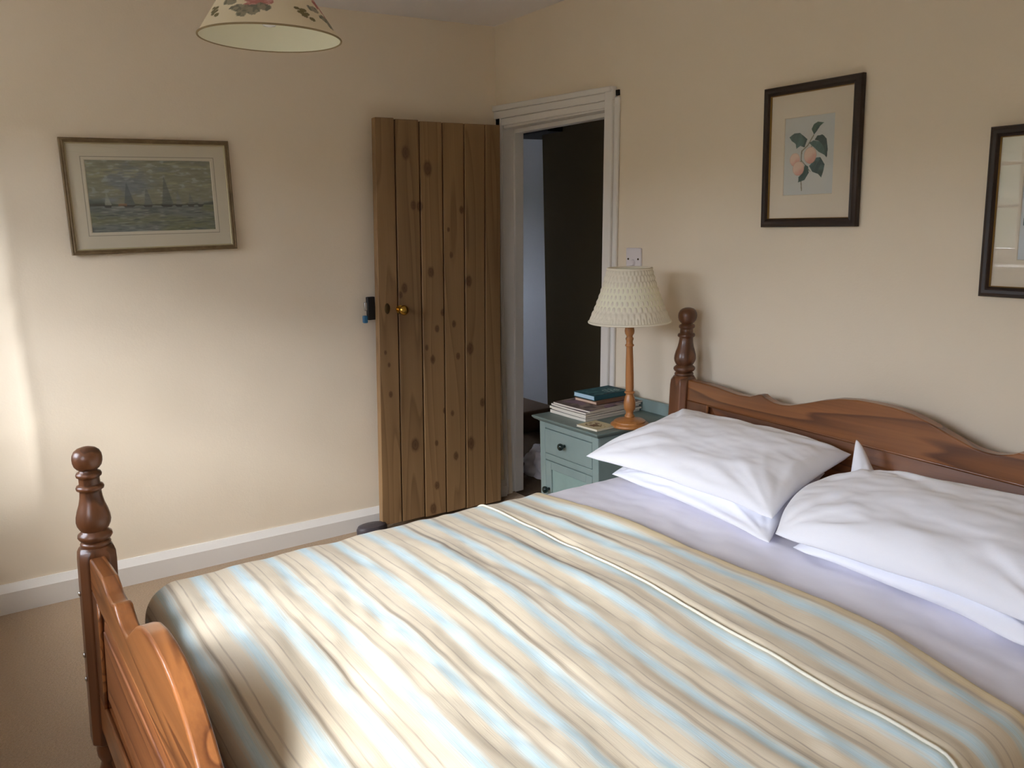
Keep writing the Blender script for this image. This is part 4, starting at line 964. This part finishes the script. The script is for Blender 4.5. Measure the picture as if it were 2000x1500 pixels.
for r_, z_, nm in ((PR0, 0.0, 'bottom_rim'), (PR1, PH, 'top_rim')):
    build(MB().tube([(PC[0] + r_ * math.cos(a), PC[1] + r_ * math.sin(a), PC[2] + z_) for a in np.linspace(0, 2 * math.pi, 96, endpoint=False)], 0.0022, 8, True).warp(tiltp), nm, mat('shade_binding', (150, 130, 96), 0.8, 0.2), ps, smooth=True)
for k_ in range(3):
    a = k_ * 2.094
    build(MB().tube([(PC[0] + 0.018 * math.cos(a), PC[1] + 0.018 * math.sin(a), PC[2] + PH - 0.01), (PC[0] + PR1 * math.cos(a), PC[1] + PR1 * math.sin(a), PC[2] + PH)], 0.0014, 6), 'spider_arm', M_steel, ps)
build(MB().lathe([(0.016, PH - 0.055), (0.018, PH - 0.05), (0.018, PH - 0.01), (0.012, PH + 0.02), (0.004, PH + 0.035)], tuple(PC), 24), 'bulb_holder', M_plastic, pen, smooth=True, auto=50)
build(MB().lathe([(0.001, PH - 0.150), (0.014, PH - 0.147), (0.026, PH - 0.132), (0.029, PH - 0.115), (0.024, PH - 0.090), (0.014, PH - 0.064), (0.012, PH - 0.055)], tuple(PC), 24), 'bulb', bpy.data.materials['opal_bulb_glass'], pen, smooth=True)
build(MB().tube([(PC[0], PC[1], PC[2] + PH + 0.03), (PC[0], PC[1], H - 0.02)], 0.003, 8), 'cord', M_plastic, pen, smooth=True)
build(MB().lathe([(0.010, 0), (0.030, 0.006), (0.040, 0.018), (0.042, 0.028)], (PC[0], PC[1], H - 0.028), 32), 'ceiling_rose', M_plastic, pen, smooth=True, auto=50)

# ------------------------------------------------------------------ things on the landing, seen through the doorway
b = MB().box(-1.62, -1.0, 0.78, 1.09, 0.0, 0.150)
tag(build(b, 'footstool', mat('brown_hall_fabric', (110, 92, 76), 0.9, 0.1, bump=[(120, 0.4)]), bevel=0.03, seg=4), 'low brown upholstered footstool on the landing behind the doorway', 'footstool')
u = np.linspace(0, 1, 26)[:, None]; v = np.linspace(0, 2 * math.pi, 49)[None, :]
uu, vv_ = np.broadcast_arrays(u, v)
rr = (0.15 + 0.015 * vnoise(np.cos(vv_) * 4, np.sin(vv_) * 4 + uu * 3, 4)) * (1 - 0.25 * uu)
rr = np.where(uu > 0.93, rr * (1 - (uu - 0.93) / 0.07 * 0.97), rr)
X_ = -0.20 + rr * np.cos(vv_) * 1.1 + 0.012 * vnoise(vv_ * 5, uu * 6, 7); Y_ = 0.40 + rr * np.sin(vv_) * 0.85 + 0.012 * vnoise(vv_ * 5 + 9, uu * 6, 8); Z_ = np.minimum(uu / 0.93, 1) * (0.13 + 0.035 * vnoise(vv_ * 1.0, vv_ * 0, 9)) 
tag(build(grid_mb(X_, Y_, Z_ + 0 * X_), 'paper_bag', mat('crumpled_white_paper', (206, 202, 210), 0.8, 0.2), smooth=True, auto=30), 'crumpled white paper bag on the landing floor beside the doorway', 'bag')
b = MB().lathe([(0.0, 0), (0.04, 0.0), (0.046, 0.01), (0.048, 0.05), (0.042, 0.085), (0.02, 0.10), (0, 0.102)], (0, 0, 0), 24, cap=False).warp(lambda x, y, z: (-0.285 + x * 1.0, 0.215 + y * 1.0, z))
tag(build(b, 'slipper', mat('dark_striped_felt', (48, 44, 52), 0.9, 0.1, var=(60, (96, 92, 100), 0.15)), smooth=True, auto=50), 'dark mottled slipper on the landing floor beside the white paper bag', 'slipper')
